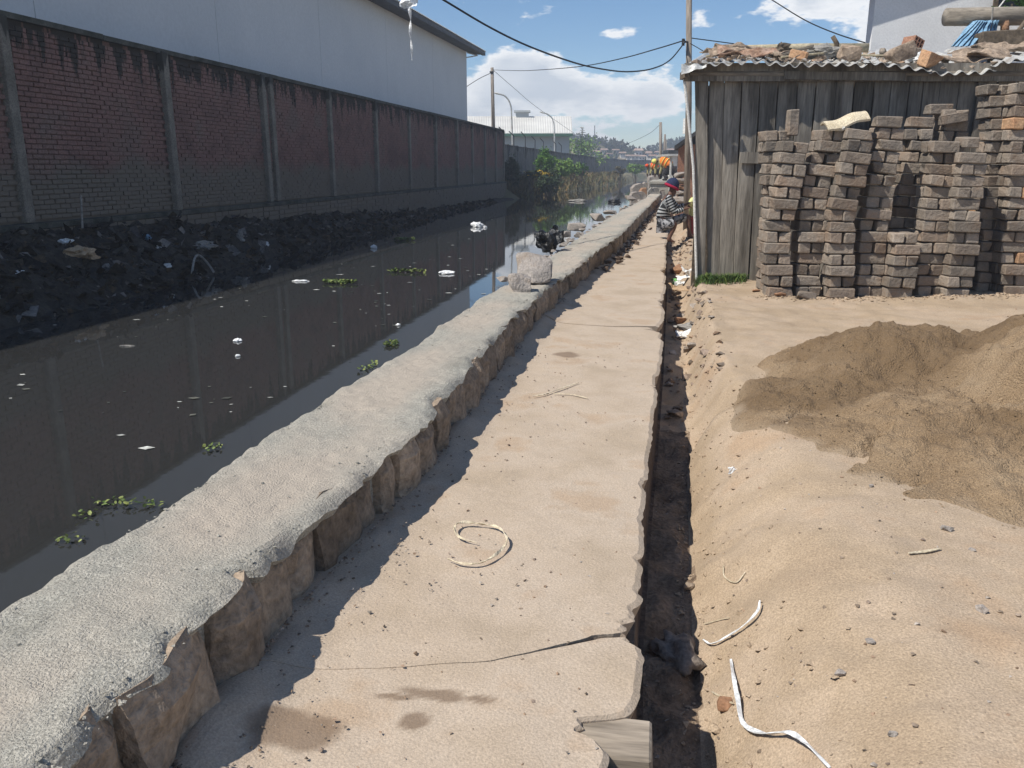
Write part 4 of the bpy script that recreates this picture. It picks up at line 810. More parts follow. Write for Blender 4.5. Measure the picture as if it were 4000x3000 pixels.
# ------------------------------------------------------------------ poles, lamps, wires
def street_lamp(pix, head, d, label, r0=.07):
    base = fp(pix[0][0], pix[0][1], d); e = tag(empty('street_lamp', (base.x, base.y, .4)), label, 'street lamp', 'street lamps beyond the boundary wall')
    P = [Vector((base.x, base.y, .4))] + [fp(x, y, d) for x, y in pix]; n = len(P)
    m = MB(); m.tube([P[0]] + catmull(P[1:], 5), [r0] + [r0 * .75] * (len(catmull(P[1:], 5))), 8); m.build('mast', 'galvanised', e)
    a, b = fp(*head[0], d), fp(*head[1], d); m = MB(); L = (b - a); c = (a + b) / 2; V_, F_ = rock_geo((L.length, L.length * .42, L.length * .3), 5, 40, 0, 0, 1.0)
    ang = math.atan2(L.z, math.hypot(L.x, L.y)); m.add([c + Matrix.Rotation(YAW, 3, 'Z') @ (Matrix.Rotation(-ang, 3, 'Y') @ v) for v in V_], F_); m.build('lamp_head', 'pale_pipe', e)
street_lamp([(1107, 310), (1105, 250), (1104, 232), (1099, 217), (1090, 207), (1079, 203)], ((1066, 200), (1082, 204)), 58, 'nearest curved street lamp beside the dark wooden pole')
street_lamp([(1198, 322), (1197, 275), (1195, 262), (1190, 252), (1182, 246), (1174, 244)], ((1165, 241), (1178, 245)), 80, 'second curved street lamp in front of the cream warehouse roof')
street_lamp([(1258, 330), (1259, 284), (1258, 278), (1256, 276)], ((1252, 275), (1262, 276)), 135, 'third street lamp just above the dark pine')
street_lamp([(1252, 332), (1252, 294), (1251, 290), (1249, 289)], ((1246, 287), (1254, 288)), 150, 'lowest far street lamp left of the dark pine')
def pole(name, b, t, r0, r1, mat, label, cat='utility pole'):
    e = tag(empty(name, (b.x, b.y, b.z)), label, cat); m = MB(); mid = (b + t) / 2 + Vector((.02, 0, 0)); m.tube([b - Vector((0, 0, .3)), mid, t], [r0, (r0 + r1) / 2, r1], 12); m.build('shaft', mat, e, True); return e
PB = Vector((.585, 19.6, -.05)); top_ = fp(1488.5, -60, 19.35); P_ATT = fp(1481, 89, 19.4)
e = pole('utility_pole', PB, top_, .075, .062, 'pole_wood', 'tall wooden utility pole rising past the corner of the shack')
c = fp(1483, 272, 19.45); m = MB(); m.tube([c - Vector((0, 0, .17)), c + Vector((0, 0, .16))], .079, 14); m.build('paper_notice', 'paper', e)
m = MB(); q = fp(1478, 90, 19.2); m.tube([q + Vector((.1, .1, 0)), q, q + Vector((-.02, -.06, -.05))], .022, 6); m.tube([q + Vector((-.02, 0, .06)), q + Vector((-.02, 0, -.08))], .032, 8); m.build('insulator', 'dark_metal', e)
m = MB(); m.tube([fp(1494, -40, 19.3), fp(1493, 60, 19.3), fp(1491.5, 130, 19.3), fp(1489, 260, 19.3)], .012, 5); m.build('down_cable', 'black_cable', e)
LP = fp(1066, 300, 52); LT = fp(1063, 146, 52); e = pole('utility_pole', Vector((LP.x, LP.y, .5)), LT, .13, .09, 'pole_wood', 'dark wooden pole standing behind the end of the brick wall')
m = MB(); m.tube([LT + Vector((-.12, -.1, -.25)), LT + Vector((.12, -.1, -.25))], .05, 6); m.build('insulator', 'dark_metal', e)
q = fp(1427, 380, 66); pole('utility_pole', Vector((q.x, q.y, .3)), fp(1427, 264, 66), .15, .11, 'pole_wood', 'straight far pole above the bending workers')
q = fp(1433, 380, 78); pole('utility_pole', Vector((q.x, q.y, .3)), fp(1436.5, 290, 78), .14, .09, 'pole_wood', 'leaning far pole right of the straight far one')
q = fp(1439, 380, 98); pole('utility_pole', Vector((q.x, q.y, .3)), fp(1438.5, 300, 98), .12, .09, 'pole_wood', 'thin farthest pole in the row above the workers')
def wire(pix, p, q, rad, label, name='power_cable'):
    P = [gplane(x, y, p, q) for x, y in pix]; m = MB(); m.tube(catmull(P, 8), rad, 5); return tag(m.build(name, 'black_cable'), label, 'cable'), P
pp = (P_ATT.x, P_ATT.y); cable, CP = wire([(840, -70), (955, -2), (1060, 60), (1150, 103), (1250, 138), (1320, 152), (1365, 154.5), (1410, 148), (1447, 130), (1479, 92)], pp, (-4.6, 7.0), .014, 'thick black cable sagging across the sky to the tall pole')
wire([(1064, 151), (1110, 152.5), (1150, 152), (1250, 144), (1340, 127), (1420, 105), (1479, 87)], (LT.x, LT.y), pp, .014, 'thin cable from the left pole to the tall pole')
wire([(1062, 157), (1035, 170), (1005, 189), (980, 205)], (LT.x, LT.y), (-16, 46), .018, 'short thin cable leaving the left pole towards the shed')
wire([(1066, 152), (1110, 190), (1160, 232), (1237, 286)], (LT.x, LT.y), (fp(1237, 286, 92).x, fp(1237, 286, 92).y), .015, 'thin cable slanting from the left pole to the warehouse')
wire([(1491, 82), (1560, 91), (1640, 102), (1720, 112)], pp, (6, 22), .011, 'thin cable from the tall pole over the shack roof')
wire([(1491, 94), (1507, 103), (1525, 114)], pp, (1.9, 17.0), .009, 'thin drop wire from the tall pole to the shack roof')
wire([(1600, -42), (1668, 0), (1740, 44), (1810, 74), (1884, 97)], (1.6, 21.5), (4.6, 15.6), .012, 'thin cable running down to the white house')
wire([(1427, 268), (1400, 290), (1350, 313)], (fp(1427, 264, 66).x, fp(1427, 264, 66).y), (-8, 95), .014, 'faint far wire sagging left from the straight far pole')
# shredded plastic hanging from the thick cable
K = CP[0] + (CP[1] - CP[0]) * .37; e = tag(empty('plastic_streamer', K), 'torn white plastic streamer hanging from the thick cable', 'streamer')
dd = (K - _C).dot(EF); m = MB(); P = [fp(x, y, dd) for x, y in ((883, -35), (884, 10), (887, 40), (886, 70), (889, 100), (890, 130))]; P[0] = K.copy()
m.ribbon(catmull(P, 5), [.05 * (1 - .02 * i) for i in range(26)], .004, [i * .45 for i in range(26)], Vector((.3, -1, 0))); m.build('tail', 'plastic_white', e)
q = fp(883, 4, dd); place('torn_sheet', sheet(.20, .13, 21, .08), 'plastic_white', (q.x, q.y, q.z), (1.2, .2, .3), e)
# ------------------------------------------------------------------ plank shack
ZX = lambda x: 1437.8 + .4 * x
ZY = lambda y: .4 * y
ROTF = Matrix(((ER.x, EF.x, 0), (ER.y, EF.y, 0), (0, 0, 1)))          # local x right, y away, z up
D0 = 10.36
def ZFLAT_(D): return fp(1700, ZY(360), D).z
def build_shack():
    e = tag(empty('plank_shack', fp(1700, 600, D0 + 1) * Vector((1, 1, 0))), 'weathered grey plank shack with a littered tin roof', 'shack')
    r = random.Random(8)
    tops = [128, 208, 290, 380, 475, 575, 675, 775, 880, 975, 1080, 1170, 1265, 1340, 1430, 1530, 1630, 1730, 1830, 1930, 2030, 2130]; bots = [195, 252, 325, 405, 490, 582, 678, 776, 880, 975, 1080, 1170, 1265, 1340, 1430, 1530, 1630, 1730, 1830, 1930, 2030, 2130]
    for i in range(len(tops) - 1):
        dd = D0 + r.uniform(-.025, .025) + (.03 if i in (1, 5, 9) else 0); g = 2.0 + r.uniform(0, 5); zt = fp(1700, ZY(405), dd).z; zb = .0 + r.uniform(-.03, .02)
        def P(zx, z): q = fp(ZX(zx), ZY(900), dd); return Vector((q.x, q.y, z))
        a, b, c, d_ = P(bots[i] + g, zb), P(bots[i + 1] - g * .6, zb), P(tops[i + 1] - g * .6, zt), P(tops[i] + g, zt)
        # uneven, slightly cupped board: three columns by eight rows
        V = []; nr = 9
        for j in range(nr):
            t = j / (nr - 1)
            for k in range(4):
                s = k / 3; p = (a * (1 - s) + b * s) * (1 - t) + (d_ * (1 - s) + c * s) * t; w = .006 * float(vn(t * 5 + i * 3, k * 9.0, 0, 201)) if k in (0, 3) else 0
                V.append(p + ER * w - EF * (.004 * math.sin(s * PI) + .006 * float(vn(t * 2, i * 5.0, 0, 203))))
        if i == 1: V[0] += Vector((0, 0, .02)); V[4] += ER * .02
        n0 = len(V); F_ = [tuple(q) for q in grid(4, nr)]; V += [v + EF * .022 for v in V]; F_ += [tuple(n0 + q for q in reversed(f)) for f in F_]
        for j in range(nr - 1): F_ += [(4 * j, 4 * j + 4, n0 + 4 * j + 4, n0 + 4 * j), (4 * j + 3, n0 + 4 * j + 3, n0 + 4 * j + 7, 4 * j + 7)]
        F_ += [(0, n0, n0 + 1, 1), (1, n0 + 1, n0 + 2, 2), (2, n0 + 2, n0 + 3, 3)]
        ob('plank', V, F_, 'plank', e)
    # dark inside: rear lining and side walls
    bl = fp(ZX(170), ZY(900), D0 + .12); A = Vector((bl.x, bl.y, -.1)); B = A + ER * 5.2; Cn = B + EF * 3.5; D = A + Vector((.75, 3.4, 0)); zt = 2.28
    m = MB(); m.add([A, B, Cn, D] + [p + Vector((0, 0, zt + (.1 if i < 2 else .5))) for i, p in enumerate((A, B, Cn, D))], [(0, 1, 5, 4), (1, 2, 6, 5), (2, 3, 7, 6), (3, 0, 4, 7)]); m.build('lining', 'trunk', e)
    # fascia board and the ledge under it
    L, Rr = fp(ZX(100), ZY(410), D0 - .06), fp(ZX(2120), ZY(410), D0 - .06); mid = (L + Rr) / 2; m = MB(); m.box((mid.x, mid.y, L.z + .04), ((Rr - L).length, .035, .20), ROTF); m.build('fascia', 'plank', e)
    L, Rr = fp(ZX(640), ZY(425), D0 - .105), fp(ZX(1290), ZY(425), D0 - .105); mid = (L + Rr) / 2; m = MB(); m.box((mid.x, mid.y, mid.z + .03), ((Rr - L).length, .03, .09), ROTF @ Matrix.Rotation(.01, 3, 'Y')); m.build('fascia_strip', 'plank', e)
    a, b = fp(ZX(405), ZY(852), D0 - .04), fp(ZX(497), ZY(852), D0 - .04); m = MB(); c = (a + b) / 2; m.box(c, ((b - a).length + .02, .03, .13), ROTF @ Matrix.Rotation(.02, 3, 'Y')); m.build('cross_board', 'plank', e)
    m = MB(); m.tube([fp(ZX(100), ZY(420), D0 - .05), fp(ZX(120), ZY(600), D0 - .04), fp(ZX(150), ZY(900), D0 - .03), Vector((fp(ZX(195), ZY(1400), D0).x - .05, fp(ZX(195), ZY(1400), D0).y - .05, .0))], .017, 8); m.build('corner_pipe', 'pale_pipe', e)
    m = MB(); p = fp(ZX(100), ZY(405), D0 - .12); m.box(p, (.04, .3, .08), ROTF); m.build('rafter_end', 'trunk', e)
    # corrugated sheets
    edge = [(85, 372), (200, 352), (420, 340), (700, 352), (900, 345), (1100, 352), (1300, 372), (1480, 388), (1700, 386), (1800, 362), (1936, 332), (2200, 322)]
    ex = [q[0] for q in edge]; ey = [q[1] for q in edge]
    cuts = [85, 420, 760, 1090, 1440, 1790, 2180]; DF, DB = D0 - .27, D0 + 3.1; zback = fp(1700, ZY(278), DB).z; zflat = fp(1700, ZY(360), DF).z
    m = MB()
    for t_ in (.06, .5, .95): a_, b_ = fp(ZX(120), 150, DF), fp(ZX(2100), 150, DF); k_ = EF * (DB - DF) * t_ + ER * 1.05 * t_; zz = (ZFLAT_(DF)) * (1 - t_) + zback * t_ - .09; m.tube([Vector((a_.x, a_.y, zz)) + k_, Vector((b_.x, b_.y, zz)) + k_], .03, 6)
    rf_ = m.build('roof', 'beam', e)
    for i in range(len(cuts) - 1):
        x0, x1 = cuts[i] - (14 if i else 0), cuts[i + 1]; nx = int((x1 - x0) / 4.0); ny = 12; V = []; drop = r.uniform(-.02, .02)
        for j in range(ny):
            t = j / (ny - 1)
            for k in range(nx + 1):
                zx = x0 + (x1 - x0) * k / nx; f0 = fp(ZX(zx), ZY(np.interp(zx, ex, ey)), DF + .05 * math.sin(i * 2.1)); bk = fp(ZX(zx), 100, DF); bk = Vector((bk.x, bk.y, 0)) + EF * (DB - DF) + ER * 1.05; bk.z = zback + drop
                p = f0.lerp(bk, t); p.z += .019 * math.sin(zx / 72 * 2 * PI) + .012 * float(fbm(zx * .012, t * 2.5, i, 3, 211)) * (1.2 - t) + .004 * i * (1 if i % 2 else -1) + (.008 if i % 2 else 0); V.append(p)
        n0 = len(V); F_ = [tuple(q) for q in grid(nx + 1, ny)]; V += [v - Vector((0, 0, .004)) for v in V]; F_ += [tuple(n0 + q for q in reversed(f)) for f in F_]; F_ += [(k, n0 + k, n0 + k + 1, k + 1) for k in range(nx)] + [(k * (nx + 1), (k + 1) * (nx + 1), n0 + (k + 1) * (nx + 1), n0 + k * (nx + 1)) for k in range(ny - 1)]
        ob('roof_sheet', V, F_, 'galvanised', rf_)
    # bent-down corner of the first sheet
    V = []; nx = 18
    for j in range(4):
        for k in range(nx):
            s = k / (nx - 1); zx = 85 + s * 135; q = fp(ZX(zx), ZY(np.interp(zx, [85, 130, 220], [352, 347, 350]) + j * (18 - 14 * s) * (1.0)), DF - .012 - .012 * j); q.z += .014 * math.sin(zx / 72 * 2 * PI) * (1 if j < 3 else .5); V.append(q)
    n0 = len(V); F_ = [tuple(q) for q in grid(nx, 4)]; V += [v + EF * .004 for v in V]; F_ += [tuple(n0 + q for q in reversed(f)) for f in F_]; ob('sheet_corner', V, F_, 'galvanised', rf_)
    return DF, DB, zback, zflat
DF, DB, ZBACK, ZFLAT = build_shack()
def roofpt(zx, t):
    """a point lying on the tin roof: zx across, t from front edge (0) to back (1)"""
    q = fp(ZX(zx), ZY(np.interp(zx, [85, 200, 420, 700, 900, 1100, 1300, 1480, 1700, 1800, 1936, 2200], [372, 352, 340, 352, 345, 352, 372, 388, 386, 362, 332, 322])), DF); b = Vector((q.x, q.y, 0)) + EF * (DB - DF) + ER * 1.05; b.z = ZBACK; return q.lerp(b, t)
def onroof(name, geo, mat, zx, t, rot, label, cat, up=.0, group=None, smooth=False):
    p = roofpt(zx, t); zm = min((Euler(rot).to_matrix() @ v).z for v in geo[0]); return thing(name, geo, mat, (p.x, p.y, p.z - zm + up + .015), rot, label, cat, group, smooth)
for i, (zx, t, w, l, rz, mat, lab) in enumerate([(250, .30, .55, .45, .2, 'bark', 'curled brown bark sheet at the left end of the tin roof'), (400, .22, .75, .34, -.1, 'rusty', 'rust-red sheet lying left of the bamboo pole'), (520, .30, .5, .4, .3, 'bark', 'bark sheet over the second tin sheet of the roof'), (640, .16, .45, .22, -.2, 'bark', 'narrow bark strip at the roof edge left of the bricks'), (320, .55, .7, .3, .1, 'bark', 'grey-brown bark sheet farther back on the roof left'), (1560, .16, .8, .55, .05, 'bark', 'broad brown mat covering the roof right of the rubble'), (1760, .20, .85, .6, .2, 'bark', 'wrinkled brown mat sagging over the roof edge at right'), (1900, .35, .7, .6, .35, 'bark', 'brown mat heaped highest near the right edge of the roof')]):
    onroof('roof_mat', sheet(w * .85, l * .8, 300 + i, .07, 14, .012), mat, zx + 25, t * .9, (.14, 0, YAW + rz), lab, 'mat', .0)
for i, (zx, t, sz, mat, rot, lab) in enumerate([(770, .45, (.22, .13, .12), 'brick_grey', (0, 0, .3), 'brick on the roof beside the left end of the bamboo pole'), (715, .13, (.24, .14, .13), 'brick_orange', (0, .2, -.3), 'tilted yellowish brick at the roof edge'), (1005, .12, (.27, .18, .19), 'bark', (.1, .15, .2), 'dark brown block weighting the middle of the roof edge'), (1290, .16, (.40, .24, .20), 'bark', (0, -.35, .3), 'big tilted brown stone on the roof under the white house'), (1430, .05, (.24, .2, .2), 'brick_orange', (.3, .2, .6), 'broken brick at the roof edge beside the big tilted stone'), (1235, .4, (.2, .1, .09), 'brick_grey', (0, .5, 1.0), 'thin slab leaning behind the big tilted stone')]):
    onroof('brick' if 'brick' in lab else 'block', rock_geo(tuple(q * 1.05 for q in sz), 320 + i, 18, .008, 1, .35) if i in (2, 3, 4) else bevel_box(tuple(q * .8 for q in sz), .012, .012, 320 + i), mat, zx, t, rot, lab, 'brick' if 'brick' in lab else 'block')
def hollow_brick():
    m = MB(); w, h, l = .17, .17, .20; n = 3; t = .014; c = (w - t) / n
    for k in range(n + 1): m.box((-w / 2 + t / 2 + k * c, 0, 0), (t, l, h)); 
    for k in range(n + 1): m.box((0, 0, -h / 2 + t / 2 + k * c), (w - .002, l - .004, t))
    m.box((0, l * .3, 0), (w - .004, .01, h - .004)); return m.v, m.f
onroof('hollow_brick', hollow_brick(), 'house_brick', 1408, .42, (0, .35, .55), 'orange hollow clay brick perched on the roof rubble', 'brick', .07)
onroof('brick', bevel_box((.24, .15, .14), .012, .014, 333), 'brick_grey', 1400, .40, (0, .1, .4), 'grey brick under the perched hollow clay brick', 'brick')
onroof('plastic_sheet', crumple((.55, .3, .16), 340, .5), 'bag_grey', 880, .25, (0, 0, .2), 'crumpled grey plastic heap on the middle of the roof', 'plastic')
onroof('plastic_sheet', crumple((.30, .2, .15), 341, .5), 'plastic_white', 1420, .22, (0, 0, .2), 'white crumpled plastic among the roof rubble', 'plastic')
onroof('net_bundle', crumple((.24, .2, .20), 342, .7), 'trunk', 610, .38, (0, 0, .2), 'dark tangled bundle left of the bricks on the roof', 'bundle')
onroof('board', bevel_box((.42, .1, .03), .004, .004, 343), 'beam', 700, .22, (.0, -.28, .1), 'pale short board propped over the tilted brick', 'board', .03)
m = MB(); m.tube([roofpt(390, .55) + Vector((0, 0, .09)), roofpt(780, .5) + Vector((0, 0, .12)), roofpt(1150, .45) + Vector((0, 0, .13))], [.05, .055, .06], 10); tag(m.build('bamboo_pole', 'bamboo', None, True), 'long pale bamboo pole laid across the tin roof', 'pole')
a = roofpt(945, .30); m = MB(); m.tube([a, fp(ZX(925), ZY(235), (a - _C).dot(EF)), fp(ZX(902), ZY(196), (a - _C).dot(EF))], [.035, .03, .028], 8); tag(m.build('stick', 'trunk', None, True), 'dark stick standing up out of the roof clutter', 'stick')
a, b = fp(ZX(1512), ZY(92), 12.3), fp(ZX(2150), ZY(84), 12.3); m = MB(); m.tube([a, (a + b) / 2, b], [.115, .12, .12], 14); tag(m.build('log_beam', 'beam', None, True), 'thick round log jutting out in front of the white house', 'log')
a, b = fp(ZX(1530), ZY(124), 12.5), fp(ZX(2150), ZY(104), 12.5); m = MB(); m.tube([a, b], .04, 8); tag(m.build('branch', 'beam', None, True), 'thin branch tied beneath the thick log', 'branch')
def tarp():
    """hanging folded tarp: vertical pleats"""
    nx, ny = 60, 16; V = []
    for j in range(ny):
        t = j / (ny - 1)
        for k in range(nx):
            s = k / (nx - 1); zx = (1665 + (1785 - 1665) * s) * (1 - t) + (1535 + (1795 - 1535) * s) * t; zy = 112 + t * (140 - 10 * s); q = fp(ZX(zx), ZY(zy), 12.15 - .22 * math.sin(s * PI) * (.3 + t)); q += EF * (.05 * math.sin(s * 55 + 5 * t) + .04 * float(vn(s * 8, t * 4, 0, 9))); V.append(q)
    n0 = len(V); F_ = [tuple(q) for q in grid(nx, ny)]; V += [v + EF * .02 for v in V]; F_ += [tuple(n0 + q for q in reversed(f)) for f in F_]; return V, F_
tag(ob('blue_tarp', *tarp(), 'plastic_blue', None, True), 'bunched blue plastic tarp hanging from the thick log', 'tarp')
a = fp(ZX(1800), ZY(235), 11.9); thing('block', bevel_box((.62, .3, .28), .015, .02, 350), 'trunk', (a.x, a.y, a.z), (0, -.06, YAW), 'dark wooden box at the right of the blue tarp', 'box')
a, b = fp(ZX(1832), ZY(205), 12.25), fp(ZX(1832), ZY(90), 12.25); m = MB(); m.tube([a, b], .055, 10); tag(m.build('prop', 'clod', None, True), 'short pinkish prop under the right of the thick log', 'prop')
a, b = fp(ZX(1880), ZY(200), 11.95), fp(ZX(1960), ZY(95), 12.1); m = MB(); m.tube([a, b], .03, 8); tag(m.build('strut', 'trunk', None, True), 'dark slanting strut at the right edge above the roof', 'strut')
# ------------------------------------------------------------------ white house behind
def build_white_house():
    d = 15.6; e = tag(empty('white_house', fp(1950, 300, d) * Vector((1, 1, 0))), 'white plastered house standing behind the shack', 'house')
    L = fp(1885, 60, d); zt = 5.6; A = Vector((L.x, L.y, 0)); wx0 = (fp(ZX(1762), 20, d) - fp(1885, 20, d)).dot(ER)
    def blk(x0, x1, z0, z1, y0=0, y1=.25): m = MB(); m.box(A + ER * ((x0 + x1) / 2) + EF * ((y0 + y1) / 2) + Vector((0, 0, (z0 + z1) / 2)), (x1 - x0, y1 - y0, z1 - z0), ROTF); return m
    zs = fp(2180, ZY(66), d).z
    def gab(x0, x1, z0):
        top = lambda x: 4.55 + (x + .75) * .30; P = [A + ER * x + EF * y + Vector((0, 0, z)) for y in (0, .25) for (x, z) in ((x0, z0), (x1, z0), (x1, top(x1)), (x0, top(x0)))]; m = MB(); m.add(P, [(0, 1, 2, 3), (7, 6, 5, 4), (0, 4, 5, 1), (1, 5, 6, 2), (2, 6, 7, 3), (3, 7, 4, 0)]); return m
    gab(0, wx0, 0).build('wall', 'white_plaster', e); blk(wx0 + .002, 6, 0, zs).build('wall', 'white_plaster', e); gab(wx0 + 1.25, 6, zs + .002).build('wall', 'white_plaster', e)
    blk(2.4, 6, 0, 4.4, .3, 5.0).build('rear_rooms', 'white_plaster', e)
    w = blk(wx0, wx0 + 1.25, zs, 4.9, .14, .17).build('window', 'window_dark', e)
    blk(wx0 - .03, wx0 + .05, zs, 4.9, -.03, .13).build('frame', 'trunk', w)
    # roof with a deep verge that shades the top of the wall
    sl = .30; V = []; x0, x1 = -.75, 6.6
    for (x, y) in ((x0, -.30), (x1, -.30), (x1, .6), (x0, .6)): V.append(A + ER * (x + (.28 * y if y > 0 else 0)) + EF * y + Vector((0, 0, 4.68 + (x - x0) * sl)))
    V += [v - Vector((0, 0, .12)) for v in V[:4]]; ob('roof', V, [(0, 1, 2, 3), (7, 6, 5, 4), (0, 4, 5, 1), (1, 5, 6, 2), (2, 6, 7, 3), (3, 7, 4, 0)], 'rusty', e)
build_white_house()
g = leaves(fp(ZX(1870), ZY(25), 15.1), (.5, .25, .22), 260, .07, 71); e = tag(empty('potted_plant', fp(ZX(1870), ZY(60), 15.1)), 'leafy green plant in front of the dark house window', 'plant'); ob('foliage', *g, 'leaf_green', e)
m = MB(); m.tube([fp(ZX(1870), ZY(66), 15.1), fp(ZX(1870), ZY(20), 15.1)], .015, 5); m.build('stem', 'trunk', e)
a, b = fp(ZX(1785), ZY(60), 14.8), fp(ZX(1838), ZY(-10), 14.8); m = MB(); m.tube([a, b], .012, 6); tag(m.build('rod', 'pale_pipe'), 'thin pale rod slanting across the dark house window', 'rod')
a, b = fp(ZX(1752), ZY(190), 12.1), fp(ZX(1768), ZY(40), 12.1); m = MB(); m.tube([a, b], .010, 6); tag(m.build('rope', 'bag_grey'), 'thin cord tied upright around the thick log', 'cord')
# ------------------------------------------------------------------ brick stacks
BW, BD, BHt = .272, .130, .110
def chipped(seed):
    V_, F_ = bevel_box((BW, BD, BHt), .010, .009, seed); r = random.Random(seed)
    for k in range(r.choice((0, 1, 2))):
        c = Vector((r.choice((-1, 1)) * BW / 2, r.choice((-1, 1)) * BD / 2, r.choice((-1, 1)) * BHt / 2)); rad = r.uniform(.025, .05)
        for v in V_:
            if (v - c).length < rad: v -= c.normalized() * (rad - (v - c).length) * .9
    return V_, F_
BVAR = [mesh('brick', *chipped(400 + i), 'brick_grey') for i in range(12)]
BORG = mesh('brick', *bevel_box((BW, BD, BHt), .010, .008, 410), 'brick_orange')
def stack(path, n, d, label, seed, z0=-.01, start=0, orange=0.0):
    """path: (course number, left x, right x) in picture units, interpolated; two bricks to a course, laid crosswise"""
    r = random.Random(seed); c0 = fp(ZX((path[0][1] + path[0][2]) / 2), ZY(1590), d); e = tag(empty('brick_stack', (c0.x, c0.y, 0)), label, 'brick stack', 'brick stacks in front of the plank shack')
    z = z0; ks = [p[0] for p in path]; xs = [(p[1] + p[2]) / 2 for p in path]; pitch = BHt + .006
    for k in range(n):
        cx = np.interp(k, ks, xs); zc = z + BHt / 2; vy = 361 + (CAM_H - zc) * FPX / d; q = fp(ZX(cx), vy, d + .15); cen = Vector((q.x, q.y, zc)) + EF * (BW / 2 - .15 + r.uniform(-.035, .03)) + ER * (r.uniform(-.012, .012) + .014 * math.sin(k * .55 + seed * 2))
        slope = np.interp(k + 1, ks, xs) - np.interp(k - 1, ks, xs); roll = max(-.13, min(.13, slope * .0035)) + r.uniform(-.03, .03); tilt = r.uniform(-.02, .02); yaw = YAW + r.uniform(-.05, .05)
        for s in (-1, 1):
            head = (k + start) % 2 == 0; off = Vector((s * (BD / 2 + r.uniform(.003, .014)), r.uniform(-.02, .012), 0)) if head else Vector((r.uniform(-.012, .012), s * (BD / 2 + .004), 0))
            M4 = Matrix.Translation(cen) @ Euler((tilt, roll, yaw)).to_matrix().to_4x4() @ Matrix.Translation(off) @ Matrix.Rotation((PI / 2 if head else 0) + r.uniform(-.04, .04), 4, 'Z') @ Matrix.Rotation(r.choice((0, PI)), 4, 'X')
            inst('brick', BORG if r.random() < orange else r.choice(BVAR), M4, e)
        z += pitch + r.uniform(-.002, .003)
    return e, z
stack([(0, 515, 660), (6, 530, 672), (10, 570, 715), (15, 620, 775)], 14, 8.90, 'leftmost front brick stack leaning right beside the shack planks', 1, start=1)
stack([(0, 510, 640), (15, 520, 670)], 15, 9.42, 'brick stack half hidden behind the leftmost front stack', 2)
stack([(0, 660, 815), (5, 680, 835), (8, 700, 850), (14, 790, 945)], 15, 8.98, 'second front brick stack leaning strongly right', 3, start=0)
stack([(0, 845, 1000), (7, 850, 1005), (10, 890, 1050), (14, 950, 1105)], 15, 8.82, 'third front brick stack, under the pale curved tile', 4, start=1)
stack([(0, 1005, 1155), (6, 1025, 1180), (10, 1060, 1220), (14, 1115, 1280)], 15, 8.95, 'fourth front brick stack, left of the short stack', 5, start=0)
stack([(0, 1157, 1312), (5, 1183, 1336)], 6, 8.8, 'short front brick stack of only six courses', 6, start=1)
stack([(0, 1170, 1320), (6, 1190, 1335), (13, 1270, 1410)], 15, 9.35, 'shaded brick stack behind the short one', 7)
stack([(0, 1325, 1475), (7, 1345, 1505), (10, 1385, 1540), (14, 1410, 1580)], 14, 8.95, 'brick stack just right of the short stack', 8, start=0, orange=.06)
stack([(0, 1475, 1628), (6, 1505, 1665), (10, 1535, 1705), (14, 1560, 1715)], 13, 8.80, 'brick stack topped by a single upright end at right of centre', 9, start=1)
stack([(0, 1632, 1780), (6, 1665, 1810), (10, 1690, 1845), (18, 1690, 1850)], 19, 9.22, 'tall shaded brick stack second from the right edge', 10, start=0, orange=.04)
stack([(0, 1775, 1930), (8, 1790, 1945), (18, 1845, 1995)], 19, 9.0, 'tall brick stack at the right edge of the picture', 11, start=1, orange=.03)
stack([(0, 1390, 1540), (16, 1440, 1600)], 17, 9.5, 'rear brick stack rising behind the middle of the row', 12)
stack([(0, 1930, 2080), (18, 1990, 2140)], 21, 9.0, 'brick stack cut off by the right edge of the picture', 13)
def loose(zx, zy, d, rot, label, name='brick', me=None): p = fp(ZX(zx), ZY(zy), d); o = inst(name, me or BVAR[2], Matrix.Translation(p) @ Euler(rot).to_matrix().to_4x4()); return tag(o, label, 'brick')
loose(684, 663, 9.45, (PI / 2, PI / 2 + .03, YAW + PI / 2), 'single brick standing on end above the left stacks')
loose(1370, 662, 9.55, (0, .05, YAW), 'loose brick lying level on the rear stack, left one')
loose(1472, 592, 9.6, (0, .0, YAW + .1), 'topmost loose brick on the rear stack')
loose(1552, 640, 9.45, (0, -.16, YAW - .1), 'loose tilted brick right of the topmost one')
loose(1195, 660, 9.02, (0, .04, YAW), 'flat loose brick capping the fourth front stack')
loose(1625, 770, 8.98, (0, -.05, YAW + PI / 2), 'loose brick set end-on over the upright end stack')
def curved_tile():
    V = []; nx, ny = 14, 10
    for j in range(ny):
        for k in range(nx):
            s = k / (nx - 1) - .5; t = j / (ny - 1) - .5; V.append(Vector((s * .44, t * .2, .05 * (1 - (2 * t) ** 2) + .012 * math.sin(s * 9))))
    n0 = len(V); F_ = [tuple(q) for q in grid(nx, ny)]; V += [v - Vector((0, 0, .022)) for v in V]; F_ += [tuple(n0 + q for q in reversed(f)) for f in F_]
    ring = list(range(nx)) + [nx * (i + 1) - 1 for i in range(1, ny)] + [nx * ny - 1 - i for i in range(1, nx)] + [nx * (ny - 1 - i) for i in range(1, ny - 1)]
    F_ += [(a, a + n0, b + n0, b) for a, b in zip(ring, ring[1:] + ring[:1])]; return V, F_
p = fp(ZX(970), ZY(655), 9.02); thing('curved_tile', curved_tile(), 'dry_leaf', tuple(p), (.35, -.30, YAW), 'pale curved tile lying tilted on top of the brick stacks', 'tile')
p = fp(ZX(930), ZY(692), 9.05); thing('paper', crumple((.2, .2, .08), 88, .5), 'paper', tuple(p), (0, 0, .3), 'crumpled pale paper beneath the curved tile', 'paper')
